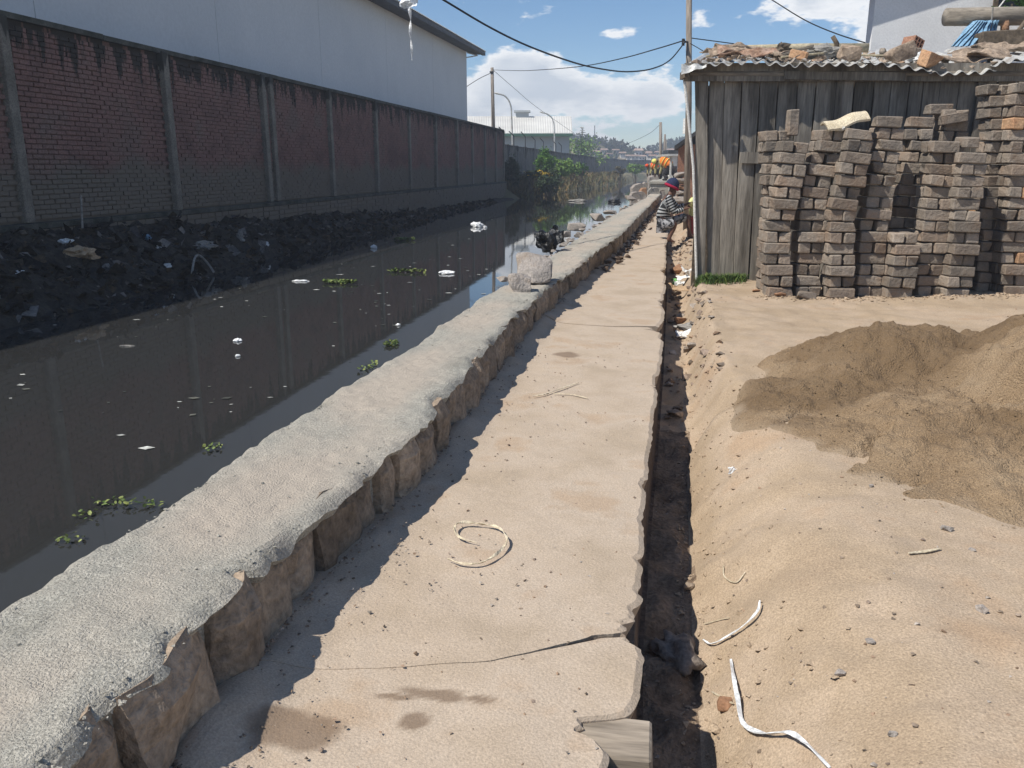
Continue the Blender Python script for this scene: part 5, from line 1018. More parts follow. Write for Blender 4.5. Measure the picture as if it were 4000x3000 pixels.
# rubble and clods at the foot of the stacks
r7 = random.Random(17); sp = []
for i in range(900):
    t = r7.random(); q = fp(ZX(480 + 1450 * t), ZY(1600), 8.95 + r7.gauss(0, .10)); q = Vector((q.x, q.y, 0)); q = Vector((fp(ZX(480 + 1450 * t), 640, 8.8).x, fp(ZX(480 + 1450 * t), 640, 8.8).y, 0)) + EF * r7.gauss(.0, .10); sp.append((q.x, q.y))
scatter('rubble', fill(sp), .008, .05, 'dirt', 'crumbled brick and earth along the foot of the stacks', 'rubble', 21)
for i, (x, y, s, l, mt) in enumerate([(620, 1588, .15, 'brown clod in front of the leftmost front stack', 'clod'), (770, 1595, .3, 'broken flat slab under the second front stack', 'brick_grey'), (490, 1560, .1, 'small clod at the foot of the shack planks', 'clod')]):
    p = gz(ZX(x), ZY(y) + 8); thing('clod', rock_geo((s, s * .6, s * .45), 440 + i, 14, .01, 1), mt, (p.x, p.y, gzs(p.x, p.y) + s * .12), (0, 0, YAW), l, 'clod')
sp = []
for i in range(1500):
    q = fp(ZX(165 + 270 * r7.random()), 600, D0 - .06 - abs(r7.gauss(0, .13))); sp.append((q.x, q.y))
tag(ob('grass', *blades(fill(sp), .085, .005, 3, .9), 'grass'), 'tuft of green grass at the foot of the shack planks', 'grass', None, 'stuff')
# ------------------------------------------------------------------ people
def skin(name, J, E_, mat, parent, root=0, sub=2, along=None):
    """J: list of (position, radius or (rx, ry)); E_: index pairs; one continuous surface"""
    me = bpy.data.meshes.new('tmp'); me.from_pydata([tuple(p[0]) for p in J], E_, []); o = bpy.data.objects.new('tmp', me); COL.objects.link(o)
    o.modifiers.new('s', 'SKIN').use_smooth_shade = True
    sv = me.skin_vertices[0].data
    for i, (p, r) in enumerate(J): sv[i].radius = r if isinstance(r, tuple) else (r, r); sv[i].use_root = (i == root)
    m = o.modifiers.new('d', 'SUBSURF'); m.levels = sub; m.render_levels = sub
    dg = bpy.context.evaluated_depsgraph_get(); dg.update(); nm = bpy.data.meshes.new_from_object(o.evaluated_get(dg)); bpy.data.objects.remove(o)
    nm.name = name; nm.materials.clear(); nm.materials.append(MATS[mat]); nm.polygons.foreach_set('use_smooth', [True] * len(nm.polygons))
    if along:
        a = nm.attributes.new('along', 'FLOAT', 'POINT'); val = []
        for v in nm.vertices:
            best = (9, 0)
            for (i, j, s0) in along:
                p, q = Vector(J[i][0]), Vector(J[j][0]); d = q - p; t = max(0, min(1, (v.co - p).dot(d) / d.length_squared)); e = (v.co - p - d * t).length / (J[i][1] if not isinstance(J[i][1], tuple) else J[i][1][0])
                tt = (v.co - p).dot(d) / d.length
                if e < best[0]: best = (e, s0 + tt)
            val.append(best[1])
        a.data.foreach_set('value', val)
    return link(bpy.data.objects.new(name, nm), parent)
def ball(name, c, size, mat, parent, rot=None, seg=14):
    bm = bmesh.new(); bmesh.ops.create_uvsphere(bm, u_segments=seg, v_segments=seg - 4, radius=1); Rm = rot or Matrix.Identity(3)
    V = [Vector(c) + Rm @ Vector((v.co.x * size[0], v.co.y * size[1], v.co.z * size[2])) for v in bm.verts]; bm.verts.index_update(); F = [tuple(v.index for v in f.verts) for f in bm.faces]; bm.free(); return ob(name, V, F, mat, parent, True)
def fingers(J, E_, wrist, hand, up, side, r=.0085, curl=.5):
    """palm, four bent fingers of unequal length and a thumb from the side of the palm; indices appended to J and E_"""
    w = J[wrist][0]; f = (hand - w).normalized(); pal = w + f * .075; J.append((pal, (.034, .018))); pi = len(J) - 1; E_.append((wrist, pi))
    for k, ln in enumerate((.062, .075, .07, .052)):
        b = pal + side * (.027 - .018 * k) + f * .018; m_ = b + f * ln * .5 - up * ln * .12; t = m_ + f * ln * .42 * math.cos(curl) - up * ln * .5 * math.sin(curl) * 1.3
        J.append((b, r)); J.append((m_, r * .92)); J.append((t, r * .8)); n = len(J); E_ += [(pi, n - 3), (n - 3, n - 2), (n - 2, n - 1)]
    b = w + f * .04 + side * .036; J.append((b, r * 1.15)); t = b + f * .045 + side * .02 - up * .015; J.append((t, r * .9)); n = len(J); E_ += [(wrist, n - 2), (n - 2, n - 1)]
Q = lambda x, y, d: fp(1316.1 + .13335 * x, 304.2 + .13335 * y, d)
Q0 = Q
def woman():
    d = 16.45; e = tag(empty('person', Q(950, 1600, d)), 'person in navy and red knit hat and striped top squatting at the ditch', 'person')
    side = -ER; J = []; E_ = []
    def j(x, y, dd, r, to=None): J.append((Q(x, y, d + dd), r)); n = len(J) - 1; (E_.append((to, n)) if to is not None else None); return n
    pel = j(860, 1340, 0, .125); sp1 = j(865, 1200, 0, .115, pel); ch = j(915, 1010, 0, .13, sp1); nk = j(985, 880, 0, .052, ch); hb = j(1020, 820, 0, .062, nk); hd = j(1045, 745, 0, (.082, .094), hb); ht = j(1040, 670, 0, .07, hd)
    nose = j(1118, 790, 0, .018, hd); chin = j(1085, 850, 0, .030, hb)
    arm = []
    for s, (sx, sy), (ex, ey), (wx, wy), hx in ((-1, (945, 935), (1050, 1160), (1225, 1105), (1320, 1075)), (1, (965, 925), (1110, 1090), (1245, 1030), (1310, 1000))):
        sh = j(sx, sy, s * .15, .062, ch); el = j(ex, ey, s * .19, .044, sh); wr = j(wx, wy, s * .12, .027, el); arm.append((sh, el, wr)); fingers(J, E_, wr, Q(hx[0], hx[1], d + s * .10), Vector((0, 0, 1)), EF * (-s))
    leg = []
    for s, (kx, ky), (ax, ay), (tx, ty) in ((-1, (1085, 1330), (955, 1600), (1060, 1640)), (1, (1275, 1215), (1300, 1540), (1425, 1575))):
        h = j(880, 1360, s * .10, .095, pel); k = j(kx, ky, s * .14, .062, h); a = j(ax, ay, s * .12, .034, k); hl = j(ax - 25, ay + 35, s * .12, .034, a); t = j(tx, ty, s * .12, (.036, .022), a); leg.append((h, k, a, t))
    skin('body', J, E_, 'skin', e, pel)
    # clothes
    C_ = [J[pel], J[sp1], J[ch]]; S = [(C_[0][0], .150), (C_[1][0], .142), (C_[2][0], .152), (J[nk][0] - Vector((0, 0, .05)), .075)]; SE = [(0, 1), (1, 2), (2, 3)]; al = [(0, 1, 0), (1, 2, .16), (2, 3, .34)]
    for (sh, el, wr) in arm:
        n = len(S); S += [(J[sh][0], .078), (J[el][0], .062), (J[wr][0] * .9 + J[el][0] * .1, .044)]; SE += [(2, n), (n, n + 1), (n + 1, n + 2)]; al += [(n, n + 1, .05), (n + 1, n + 2, .3)]
    skin('striped_top', S, SE, 'stripe', e, 0, 2, al)
    S = [(J[pel][0] - Vector((0, 0, .02)), .152)]; SE = []
    for (h, k, a, t) in leg: n = len(S); S += [(J[h][0], .118), (J[h][0].lerp(J[k][0], .55), .098), (J[h][0].lerp(J[k][0], .96), .084)]; SE += [(0, n), (n, n + 1), (n + 1, n + 2)]
    skin('shorts', S, SE, 'shorts', e, 0)
    hat = Matrix.Rotation(YAW, 3, 'Z') @ Matrix.Rotation(.34, 3, 'Y'); c = Q(1015, 735, d)
    bm = bmesh.new(); bmesh.ops.create_uvsphere(bm, u_segments=20, v_segments=14, radius=1)
    V = []; 
    for v in bm.verts: z = max(v.co.z, -.18); V.append(c + hat @ Vector((v.co.x * .135, v.co.y * .12, z * .155 + .01)))
    bm.verts.index_update(); F = [tuple(v.index for v in f.verts) for f in bm.faces]; bm.free(); ob('knit_hat', V, F, 'knit_navy', e, True)
    m = MB(); P = [c + hat @ Vector((math.cos(a) * .131, math.sin(a) * .117, -.012 - .012 * math.cos(a))) for a in np.linspace(0, 2 * PI, 25)]; m.tube(P, .026, 8, False); m.build('hat_band', 'knit_red', e, True)
    for s in (-1, 1): ball('eye', Q(1105, 762, d) + EF * s * .03, (.011, .009, .008), 'window_dark', e)
    ball('ear', Q(1010, 790, d - .085), (.016, .010, .026), 'skin', e)
    m = MB(); m.tube([Q(1112, 832, d) + EF * -.022, Q(1120, 832, d), Q(1112, 832, d) + EF * .022], .006, 6); m.build('lips', 'skin_worker', e, True)
    f = leg[1]; m = MB(); a, b = J[f[2]][0], J[f[3]][0]; m.ribbon([a + (a - b).normalized() * .06 - Vector((0, 0, .042)), a.lerp(b, .5) - Vector((0, 0, .044)), b + (b - a).normalized() * .03 - Vector((0, 0, .028))], .085, .014); m.build('sandal', 'bag_grey', e)
woman()
def child():
    d = 16.75; Q = lambda x, y, d: Q0(x - 55, y, d); e = tag(empty('person', Q(1430, 1570, d)), 'small child in yellow shirt and red trousers half hidden by the shack', 'person'); J = []; E_ = []
    def j(x, y, dd, r, to=None): J.append((Q(x, y, d + dd), r)); n = len(J) - 1; (E_.append((to, n)) if to is not None else None); return n
    pel = j(1430, 1270, 0, .085); ch = j(1425, 1010, 0, .09, pel); nk = j(1460, 900, 0, .04, ch); hd = j(1500, 800, 0, (.075, .085), nk); j(1500, 730, 0, .06, hd); arm = []
    for s, (sx, sy), (ex, ey), (wx, wy) in ((-1, (1395, 960), (1350, 1060), (1330, 1090)), (1, (1420, 950), (1375, 1050), (1340, 1070))):
        sh = j(sx, sy, s * .10, .042, ch); el = j(ex, ey, s * .13, .03, sh); wr = j(wx, wy, s * .08, .02, el); arm.append((sh, el, wr)); fingers(J, E_, wr, Q(wx - 40, wy + 8, d + s * .06), Vector((0, 0, 1)), EF * s, .006)
    leg = []
    for s, kx, ax in ((-1, 1405, 1400), (1, 1450, 1450)):
        h = j(kx + 5, 1290, s * .05, .06, pel); k = j(kx, 1400, s * .06, .045, h); a = j(ax, 1530, s * .06, .028, k); t = j(ax - 60, 1560, s * .06, (.026, .016), a); leg.append((h, k, a))
    skin('body', J, E_, 'skin', e, pel)
    S = [(J[pel][0], .108), (J[ch][0], .108), (J[nk][0] - Vector((0, 0, .03)), .055)]; SE = [(0, 1), (1, 2)]
    for (sh, el, wr) in arm: n = len(S); S += [(J[sh][0], .056), (J[el][0], .046)]; SE += [(1, n), (n, n + 1)]
    skin('shirt', S, SE, 'shirt_yellow', e)
    S = [(J[pel][0] - Vector((0, 0, .03)), .10)]; SE = []
    for (h, k, a) in leg: n = len(S); S += [(J[h][0], .074), (J[k][0], .062), (J[a][0], .05)]; SE += [(0, n), (n, n + 1), (n + 1, n + 2)]
    skin('trousers', S, SE, 'pants_red', e)
    ball('hair', Q(1505, 765, d), (.088, .086, .08), 'hair', e)
child()
def worker(d, o, sc, vest, label, foot_z, hat, fat=1.25):
    """bending worker seen from behind-right; o: offset of the hips in picture units"""
    hip0 = Q(o[0], o[1], d); e = tag(empty('person', (hip0.x, hip0.y, foot_z)), label, 'person'); J = []; E_ = []
    def j(v, r, to=None):
        J.append((hip0 + ER * v[0] * sc + EF * v[1] * sc + Vector((0, 0, v[2] * sc)), tuple(a * sc for a in r) if isinstance(r, tuple) else r * sc)); n = len(J) - 1; (E_.append((to, n)) if to is not None else None); return n
    H = (hip0.z - foot_z) / sc
    pel = j((0, 0, 0), .13); wa = j((-.14, .08, .19), .125, pel); ch = j((-.38, .18, .33), .14, wa); nk = j((-.54, .26, .33), .055, ch); hd = j((-.64, .32, .26), (.085, .10), nk); j((-.70, .36, .20), .07, hd); arm = []; leg = []
    for s in (-1, 1):
        sh = j((-.42 + .10 * s, .30 - .13 * s, .30), .065, ch); el = j((-.48 + .10 * s, .34 - .12 * s, .02), .045, sh); wr = j((-.52 + .07 * s, .36 - .1 * s, -.22), .03, el); arm.append((sh, el, wr)); fingers(J, E_, wr, J[wr][0] + Vector((-.01, .01, -.1)), EF, ER * s, .009 * sc)
    for s in (-1, 1):
        h = j((.12 * s, -.03, -.05), .10, pel); k = j((.20 * s - .05, .16, -.05 - (H - .05) * .45), .065, h); a = j((.19 * s, -.03, -H + .07), .04, k); t = j((.19 * s - .12, .10, -H + .03), (.045, .03), a); leg.append((h, k, a, t))
    skin('body', J, E_, 'skin_worker', e, pel)
    S = [(J[pel][0], .15 * sc * fat), (J[wa][0], .15 * sc * fat), (J[ch][0], .16 * sc * fat), (J[nk][0].lerp(J[ch][0], .3), .085 * sc)]; SE = [(0, 1), (1, 2), (2, 3)]
    for (sh, el, wr) in arm: n = len(S); S += [(J[sh][0], .078 * sc), (J[el][0], .06 * sc), (J[wr][0], .046 * sc)]; SE += [(2, n), (n, n + 1), (n + 1, n + 2)]
    skin('shirt', S, SE, 'khaki', e)
    S = [(J[pel][0].lerp(J[wa][0], .35), .172 * sc * fat), (J[wa][0], .168 * sc * fat), (J[ch][0], .178 * sc * fat), (J[nk][0].lerp(J[ch][0], .45), .11 * sc)]; vv = skin('vest', S, [(0, 1), (1, 2), (2, 3)], vest, e)
    for t in (.25, .75):
        c = J[wa][0].lerp(J[ch][0], t); ax = (J[ch][0] - J[wa][0]).normalized(); a = ax.orthogonal().normalized(); b = ax.cross(a); m = MB(); m.tube([c + (a * math.cos(q) + b * math.sin(q)) * .174 * sc * fat for q in np.linspace(0, 2 * PI, 21)], .016 * sc, 6, False); m.build('reflective_band', 'reflect_yellow', e, True)
    S = [(J[pel][0], .155 * sc * fat)]; SE = []
    for (h, k, a, t) in leg: n = len(S); S += [(J[h][0], .125 * sc * fat), (J[k][0], .092 * sc * fat), (J[a][0], .07 * sc * fat)]; SE += [(0, n), (n, n + 1), (n + 1, n + 2)]
    skin('trousers', S, SE, 'trousers_dark', e)
    for (h, k, a, t) in leg: c = J[a][0].lerp(J[t][0], .6); ball('boot', c + Vector((0, 0, -.005)), (.075 * sc, .12 * sc, .05 * sc), 'hair', e, Matrix.Rotation(YAW + .7, 3, 'Z'))
    ball('helmet', J[hd][0] + Vector((-.03, .02, .03)) * sc, (.125 * sc, .14 * sc, .11 * sc), hat, e)
worker(39.0, (1015, 450), 1.12, 'vest_orange', 'bending worker in orange vest with yellow bands and dark trousers', .76, 'reflect_yellow')
worker(44.5, (800, 480), .85, 'vest_red', 'farther bending worker in red-orange vest left of the nearer one', .76, 'vest_red')
worker(50, (775, 470), .85, 'vest_red', 'farthest worker in red, mostly hidden behind the others', .76, 'vest_red')
# ------------------------------------------------------------------ far end of the path
r8 = random.Random(23)
def chunk(name, pix, d, b, z0, mat, label, cat, seed, amp=.02):
    P = []
    for x, y in pix: q = Q(x, y, d); P += [q, q + EF * b, Vector((q.x, q.y, z0))]
    g = hull(P, amp, 1, seed); c = sum(g[0], Vector()) / len(g[0]); return thing(name, ([v - c for v in g[0]], g[1]), mat, tuple(c), (0, 0, 0), label, cat)
e = tag(empty('masonry_block', Q(790, 760, 37.5) * Vector((1, 1, 0))), 'raised block of new masonry stepping up beyond the path', 'masonry block')
xa, xb_ = gy(1405, 395, 37.6).x, gy(1437, 395, 37.6).x + .25; zt = .71
def skewbox(x0, x1, y0, y1, z0, z1, k=.02): return MB().add([(x0, y0, z0), (x1, y0, z0), (x1 + k * (y1 - y0), y1, z0), (x0 + k * (y1 - y0), y1, z0), (x0, y0, z1), (x1, y0, z1), (x1 + k * (y1 - y0), y1, z1), (x0 + k * (y1 - y0), y1, z1)], BOXF)
skewbox(xa, xb_, 37.4, 60, -.5, zt - .05).build('core', 'cement', e); skewbox(xa - .06, xb_ + .06, 37.33, 60.1, zt - .046, zt + .05).build('cement_top', 'cement', e)
chunk('sack', [(630, 830), (650, 790), (700, 765), (790, 760), (820, 790), (815, 830)], 36.5, .5, .0, 'bag_grey', 'pale grey sack in front of the raised masonry', 'sack', 2, .05)
for i, (pix, d, b, mt, l) in enumerate([([(360, 900), (380, 850), (450, 830), (560, 830), (600, 870), (590, 900)], 33, .7, 'granite', 'long pale rubble stone left of the sack'), ([(500, 830), (540, 770), (600, 760), (610, 820)], 35, .5, 'clod', 'orange-brown rubble stone beside the raised masonry'), ([(380, 770), (430, 720), (520, 690), (560, 700), (540, 760)], 38, .9, 'granite', 'flat grey rubble stone at the water side'), ([(550, 720), (580, 670), (620, 690), (615, 730)], 38, .6, 'granite', 'small blue-grey stone between rubble and masonry'), ([(650, 630), (660, 590), (720, 570), (790, 575), (800, 610)], 42, .8, 'granite', 'pale block lying at the workers feet'), ([(820, 850), (830, 800), (890, 790), (900, 840)], 36.5, .4, 'granite', 'stone between the sack and the squatting person')]):
    chunk('stone', pix, d, b, -.2, mt, l, 'stone', 30 + i, .03)
# rough earth and rubble along the far part of the wall
sp = []
for i in range(700): y = 11 + 24 * r8.random(); x = float(ip(y, WR)) + r8.gauss(.06, .07); sp.append((x, y, .02))
scatter('rubble', sp, .02, .16, 'soil_dark', 'dark clods tumbled along the path side of the farther wall', 'rubble', 31)
sp = []
for i in range(420): y = 8.5 + 26 * r8.random() ** .8; x = float(ip(y, WL)) + r8.gauss(.02, .10); sp.append((x, y, .22))
scatter('rubble', sp, .02, .20, 'granite', 'broken stone along the water side of the farther wall', 'rubble', 32)
sp = []
for i in range(520): y = 5.6 + 13 * r8.random(); x = float(ip(y, PE)) + .05 + .4 * r8.random(); sp.append((x, y))
scatter('rubble', fill(sp), .012, .12, 'pebble', 'broken stone and scraps filling the ditch farther on', 'rubble', 33)
# brick house and stone heap beyond the pole
def far_house():
    d = 26; e = tag(empty('brick_house', fp(1490, 420, d) * Vector((1, 1, 0))), 'red brick house with dark eave behind the utility pole', 'house'); L = fp(1464.5, 340, d)
    A = Vector((L.x, L.y, -.1)); zt = fp(1470, 312, d).z; SD = Vector((.16, 1, 0)); m = MB(); G = [A, A + ER * 4, A + ER * 4 + SD * 5, A + SD * 5]; m.add(G + [g_ + Vector((0, 0, zt + .1)) for g_ in G], BOXF); m.build('wall', 'house_brick', e)
    lo, hi = fp(1457, 315, d - .5), fp(1484, 296, d - .5); V = []
    for y in (0, 6): V += [lo + SD * y, lo.lerp(hi, 4) + SD * y]
    V = [V[0], V[1], V[3], V[2]]; V += [v - Vector((0, 0, .12)) for v in V]; ob('roof', V, [(0, 1, 2, 3), (7, 6, 5, 4), (0, 4, 5, 1), (1, 5, 6, 2), (2, 6, 7, 3), (3, 7, 4, 0)], 'dark_metal', e)
far_house()
for i, (x, y, s) in enumerate([(1471, 432, .55), (1473, 417, .5), (1469, 405, .42), (1474, 391, .45), (1472, 378, .4), (1468, 443, .4), (1476, 448, .45)]):
    p = fp(x, y, 24.2); thing('stone', rock_geo((s, s, s * .5), 500 + i, 16, .03, 1), ['granite', 'clod'][i == 2 or i == 5], tuple(p), (0, 0, i), ['lowest pale stone of the pile behind the pole', 'second stone up in the pile behind the pole', 'reddish stone halfway up the pile behind the pole', 'pale stone in the upper pile behind the pole', 'topmost stone of the pile behind the pole', 'reddish stone at the left foot of the pile behind the pole', 'pale stone at the right foot of the pile behind the pole'][i], 'stone')
e = tag(empty('canopy', fp(1453, 380, 34) * Vector((1, 1, 0))), 'pale flat canopy roof left of the brick house', 'canopy'); a, b = fp(1441, 333, 34), fp(1470, 337, 34); m = MB(); m.box((a + b) / 2 + EF, ((b - a).length, 2.6, .08), ROTF); m.build('roof', 'galvanised', e)
for x in (1450, 1466):
    p = fp(x, 338, 34); m = MB(); m.tube([Vector((p.x, p.y, -.1)), p], .05, 6); m.build('leg', 'galvanised', e)
e = tag(empty('brick_house', fp(1480, 400, 58) * Vector((1, 1, 0))), 'small distant house above the workers at right', 'house'); p = fp(1447, 345, 58); m = MB(); A = Vector((p.x, p.y, 0)); m.box(A + ER * 3 + EF * .6 + Vector((0, 0, 1.1)), (6, 1.2, 2.2), ROTF); m.build('wall', 'far_house', e); m = MB(); m.box(A + ER * 3 + EF * .6 + Vector((0, 0, 2.35)), (6.4, 2, .25), ROTF); m.build('roof', 'dark_metal', e)
# ------------------------------------------------------------------ plants on the far bank
ZV = lambda x, y, d: fp(995.4 + .25 * x, 193.5 + .25 * y, d)
def shrub(name, x, y, wx, hy, d, n, size, mat, label, seed, flowers=0, deep=.8):
    c = ZV(x, y, d); k = d / FPX * .25 * 1.0; rx, rz = wx * k * .6, hy * k * .58; base = Vector((c.x, c.y, gzs(c.x, c.y))); e = tag(empty(name, base), label, 'shrub'); r = random.Random(seed)
    m = MB()
    for i in range(6): t = c + Vector((r.uniform(-.6, .6) * rx, r.uniform(-.5, .5) * rx * deep, r.uniform(-.1, .7) * rz)); m.tube([base + Vector((r.uniform(-.15, .15), r.uniform(-.15, .15), -.1)), base.lerp(t, .5) + Vector((r.uniform(-.1, .1), 0, .05)), t], [.035, .025, .008], 5)
    m.build('stems', 'trunk', e); ob('foliage', *leaves(c, (rx, rx * deep, rz), n, size, seed, .2, base.z), mat, e)
    if flowers: ob('flowers', *leaves(c + Vector((0, -rx * .4, rz * .1)), (rx * .9, rx * .5, rz * .6), flowers, size * .7, seed + 1), 'flower_yellow', e)
shrub('shrub', 725, 640, 150, 180, 55, 2600, .09, 'leaf_green', 'tallest bright green shrub on the far bank', 1)
shrub('shrub', 870, 675, 150, 110, 59, 2000, .09, 'leaf_pale', 'pale green shrub right of the tallest one', 2)
shrub('shrub', 960, 670, 110, 110, 66, 1500, .10, 'leaf_pale', 'feathery pale shrub in the middle of the bank', 3)
shrub('shrub', 1040, 690, 90, 90, 70, 1200, .10, 'leaf_green', 'small green shrub at the right of the feathery one', 4)
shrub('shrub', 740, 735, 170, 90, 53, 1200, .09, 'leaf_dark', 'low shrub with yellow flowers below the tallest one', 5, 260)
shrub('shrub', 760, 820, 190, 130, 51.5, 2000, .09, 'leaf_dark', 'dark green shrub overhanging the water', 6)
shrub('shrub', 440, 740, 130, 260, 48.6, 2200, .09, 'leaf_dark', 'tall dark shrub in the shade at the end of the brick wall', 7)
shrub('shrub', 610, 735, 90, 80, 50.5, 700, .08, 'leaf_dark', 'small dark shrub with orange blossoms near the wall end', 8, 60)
shrub('shrub', 1510, 680, 110, 80, 100, 1500, .13, 'leaf_pale', 'round far bush against the grey wall', 9)
shrub('shrub', 1370, 700, 80, 60, 92, 700, .13, 'weeds', 'thin brownish far bush left of the round one', 10)
sp = []
for i in range(6000):
    y = 47 + 60 * r8.random() ** 1.5; xb = float(ip(y, XB)); x = xb + .15 - (xb + 9.0) * r8.random() ** .7 * .97; sp.append((x, y))
tag(ob('weeds', *blades(fill(sp), .5, .03, 5, .9), 'weeds'), 'dry tan and green weeds covering the far bank', 'weeds', None, 'stuff')
def pine(x, y0, y1, d, label):
    b = ZV(x, y1, d); t = ZV(x, y0, d); b.z = .3; e = tag(empty('pine_tree', b), label, 'tree'); h = t.z - b.z; r = random.Random(4); m = MB(); m.tube([b, b.lerp(t, .5), t], [.35, .2, .03], 7); m.build('trunk', 'trunk', e); V = []; F = []
    for k in range(22):
        s = .18 + .82 * k / 21; z = b.z + h * s; L = h * .26 * (1.05 - s) ** .8 + .15
        for q in range(9):
            a = q * 2 * PI / 9 + k * .7 + r.uniform(-.2, .2); dr = Vector((math.cos(a), math.sin(a), 0)); LL = L * r.uniform(.75, 1.1)
            for w in range(7):
                p = Vector((b.x, b.y, z)) + dr * LL * (w + .6) / 7 + Vector((0, 0, -.25 * LL * ((w / 7) ** 2) + .12 * LL * (w / 7))); n0 = len(V); sd = Vector((-dr.y, dr.x, 0)) * LL * .13; V += [p - sd - dr * LL * .05, p + dr * LL * .14, p + sd - dr * LL * .05, p + Vector((0, 0, LL * .10))]; F += [(n0, n0 + 1, n0 + 3), (n0 + 1, n0 + 2, n0 + 3)]
    ob('crown', V, F, 'needle', e)
pine(1048, 340, 530, 125, 'dark layered pine standing beyond the boundary wall')
p_ = ZV(1040, 520, 118); e = tag(empty('broadleaf_tree', (p_.x, p_.y, .3)), 'pale bushy tree low in front of the pine', 'tree'); ob('crown', *leaves(Vector((p_.x, p_.y, 3.2)), (3.2, 2, 2.0), 1500, .22, 31), 'leaf_pale', e); m = MB(); m.tube([(p_.x, p_.y, .2), (p_.x, p_.y, 3)], .15, 6); m.build('trunk', 'trunk', e)
# ------------------------------------------------------------------ hills, houses on them and the air between
def hill(name, pix, Y, depth, seed, label_):
    P = [gy(x, y, Y) for x, y in pix]; xs = np.linspace(P[0].x, P[-1].x, 150); zr = np.interp(xs, [p.x for p in P], [p.z for p in P]); ys = np.linspace(-depth * .6, depth * .6, 50); X, YY = np.meshgrid(xs, ys); Z = np.interp(X, xs, zr)
    prof = np.where(YY < 0, np.clip(1 + YY / (depth * .6), 0, 1) ** .8, np.clip(1 - YY / (depth * .6), 0, 1)); Zf = Z * prof + 1.0 * fbm(X * .03, YY * .03, 0, 4, seed) * prof - .3
    tag(ob(name, np.stack([X, YY + Y, Zf], -1).reshape(-1, 3), grid(len(xs), len(ys)), 'far_ground', None, True), kind='structure')
    r = random.Random(seed); V = []; F = []
    for i in range(900):
        a = r.randrange(len(ys) // 5, len(ys) * 6 // 10) if r.random() < .7 else r.randrange(len(ys) * 45 // 100, len(ys) * 54 // 100); b = r.randrange(len(xs)); c = Vector((X[a, b] + r.uniform(-3, 3), YY[a, b] + Y, Zf[a, b])); s = r.uniform(.5, 1.2)
        g = TREEG[r.randrange(6)]; n0 = len(V); V += [c + v * s + Vector((0, 0, s * .5)) for v in g[0]]; F += [tuple(q + n0 for q in f) for f in g[1]]
    tag(ob('hillside_wood', V, F, 'far_wood'), label_, 'wood', None, 'stuff')
    return X, YY + Y, Zf
TREEG = []
for k in range(6):
    V_, F_ = leaves((0, 0, .4), (1.2, 1.2, 1.0), 60, .5, 600 + k); TREEG.append((V_, F_))
h1 = hill('hill', [(700, 330), (900, 318), (1100, 306), (1237, 300), (1267, 300), (1290, 308), (1317, 313), (1335, 315), (1347, 319), (1367, 325), (1385, 331), (1420, 340), (1500, 350)], 250, 90, 1, 'trees covering the nearer left hillside')
h2 = hill('hill', [(1300, 352), (1370, 336), (1395, 331), (1405, 329), (1414, 322), (1430, 317), (1460, 308), (1550, 300), (1750, 310), (2000, 330)], 310, 95, 2, 'trees covering the farther right hillside')
HL = []
rr = random.Random(12)
def house(x, y, d, w, h, label, roof='far_roof'):
    p = fp(x, y, d); e = tag(empty('distant_house', (p.x, p.y, p.z - h / 2)), label, 'house', 'houses on the far hillsides'); m = MB(); m.box(p, (w, w * .8, h), ROTF); m.box(p - Vector((0, 0, h)), (w, w * .8, h), ROTF); m.build('wall', 'far_house', e)
    m = MB(); a = w / 2 + .4; b = w * .4 + .4; z = h / 2; R3 = ROTF; m.add([p + R3 @ Vector(v) for v in ((-a, -b, z), (a, -b, z), (a, b, z), (-a, b, z), (-a * .8, 0, z + h * .35), (a * .8, 0, z + h * .35))], [(0, 1, 5, 4), (2, 3, 4, 5), (1, 2, 5), (3, 0, 4), (3, 2, 1, 0)]); m.build('roof', roof, e)
    n = max(2, int(w / 2.5))
    for k in range(n):
        for q in ((.15, -.2) if h > 4 else (0,)): m = MB(); m.box(p + ROTF @ Vector((-w / 2 + w * (k + .5) / n, -w * .4, q * h)), (w / n * .45, .1, h * .22), ROTF); m.build('window', 'window_dark', e)
HOUSES = [(1379, 332, 380, 2.9, 2.6, 'largest cream block of houses in the dip between the hills'), (1371, 341, 360, 3, 1.5, 'low white house at the left foot of the dip'), (1386, 342, 365, 2.4, 1.6, 'white house just below the largest cream block'), (1401, 338, 372, 1.6, 2.6, 'narrow white tower house right of the dip'), (1410, 341, 370, 2.2, 1.6, 'white house right of the narrow tower'), (1359, 340, 372, 2.2, 1.3, 'small pale house left of the dip'), (1330, 328, 385, 2.2, 1.4, 'small pale house halfway up the left hillside'), (1345, 334, 380, 2.2, 1.4, 'pale house below the ridge trees'), (1305, 327, 388, 2.2, 1.4, 'pale house high on the left hillside'), (1290, 331, 380, 2.4, 1.4, 'pale house near the pine on the left hillside'), (1318, 336, 375, 2.4, 1.3, 'house low on the left hillside'), (1275, 322, 390, 2.2, 1.4, 'house just right of the pine crown'), (1422, 333, 440, 2.4, 1.6, 'pale house on the right hillside beside the poles'), (1449, 328, 440, 2.6, 1.7, 'pale house on the right hillside near the brick house')]
for h_ in HOUSES: house(h_[0], h_[1], h_[2] * (.545 if h_[2] > 400 else .585), h_[3] * .6, h_[4] * .6, h_[5])
q = gy(1284, 306, 250); m = MB(); m.tube([q, q + Vector((0, 0, 4.5))], .12, 5); tag(m.build('antenna_mast', 'dark_metal'), 'thin antenna mast on the left hill ridge', 'mast')
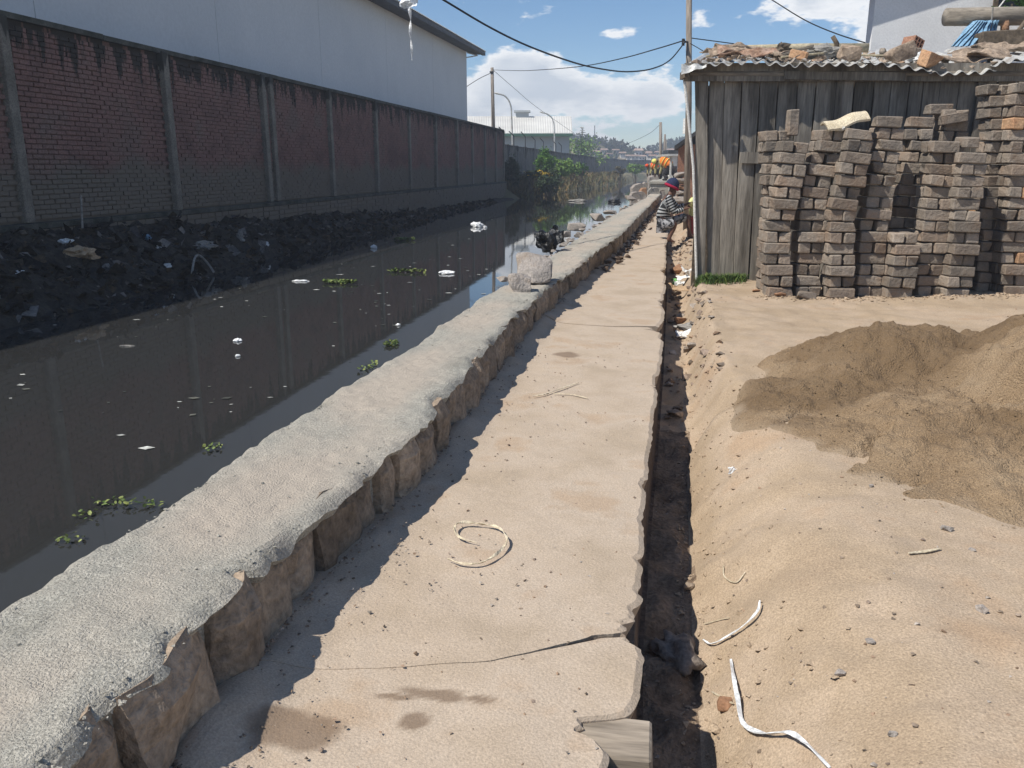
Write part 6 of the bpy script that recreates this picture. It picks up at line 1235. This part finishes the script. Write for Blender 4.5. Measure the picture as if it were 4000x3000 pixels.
def build_haze():
    m = bpy.data.materials.new('haze'); m.use_nodes = True; N = m.node_tree.nodes; L = m.node_tree.links; N.clear(); o = N.new('ShaderNodeOutputMaterial'); v = N.new('ShaderNodeVolumePrincipled')
    v.inputs['Color'].default_value = (.80, .87, 1, 1); v.inputs['Density'].default_value = HAZE; v.inputs['Anisotropy'].default_value = .2; L.new(v.outputs[0], o.inputs['Volume']); MATS['haze'] = m
    tag(MB().span((-260, -55, -2.2), (260, 410, 18)).build('haze', 'haze'), 'pale blue air haze over the whole place', 'haze', None, 'stuff')
HAZE = .002
build_haze()

# ------------------------------------------------------------------ last crumbs
r9 = random.Random(41); sp = []
for i in range(2600):
    y = 1.1 + 9 * r9.random() ** 1.6; a, b = float(ip(y, WL)), float(ip(y, WR)); t = r9.random(); t = t if r9.random() < .4 else (1 - .12 * r9.random() if r9.random() < .6 else .1 * r9.random()); x = a + .03 + (b - a - .06) * t; sp.append((x, y, float(wall_top(y)) - .004 - (.02 * max(0, (t - .93) / .07))))
scatter('cement_crumbs', sp, .003, .016, 'cement', 'crumbs of cement scattered over the wall top', 'crumbs', 51)
sp = []
for i in range(1500):
    y = 1.2 + 8 * r9.random() ** 1.6; x = float(ip(y, PE)) + .14 + abs(r9.gauss(.05, .16)); sp.append((x, y))
scatter('dirt_crumbs', fill(sp), .004, .034, 'dirt', 'crumbs of earth along the bank of the ditch', 'crumbs', 52)
sp = []
for i in range(420):
    p = roofpt(150 + 1700 * r9.random(), .03 + .5 * r9.random()); sp.append((p.x, p.y, p.z + .025))
scatter('roof_rubble', sp, .02, .13, 'pebble', 'small broken rubble strewn over the tin roof', 'rubble', 53)
for i, (a, b, l) in enumerate([((180, .25), (520, .33), 'thin pale lath at the left of the roof litter'), ((620, .12), (860, .2), 'short lath lying along the roof edge before the block'), ((1040, .3), (1330, .24), 'lath across the right middle of the roof'), ((880, .5), (1080, .62), 'thin lath behind the standing stick')]):
    m = MB(); m.tube([roofpt(*a) + Vector((0, 0, .06)), roofpt(*b) + Vector((0, 0, .09))], .014, 5); tag(m.build('lath', 'bamboo'), l, 'lath')
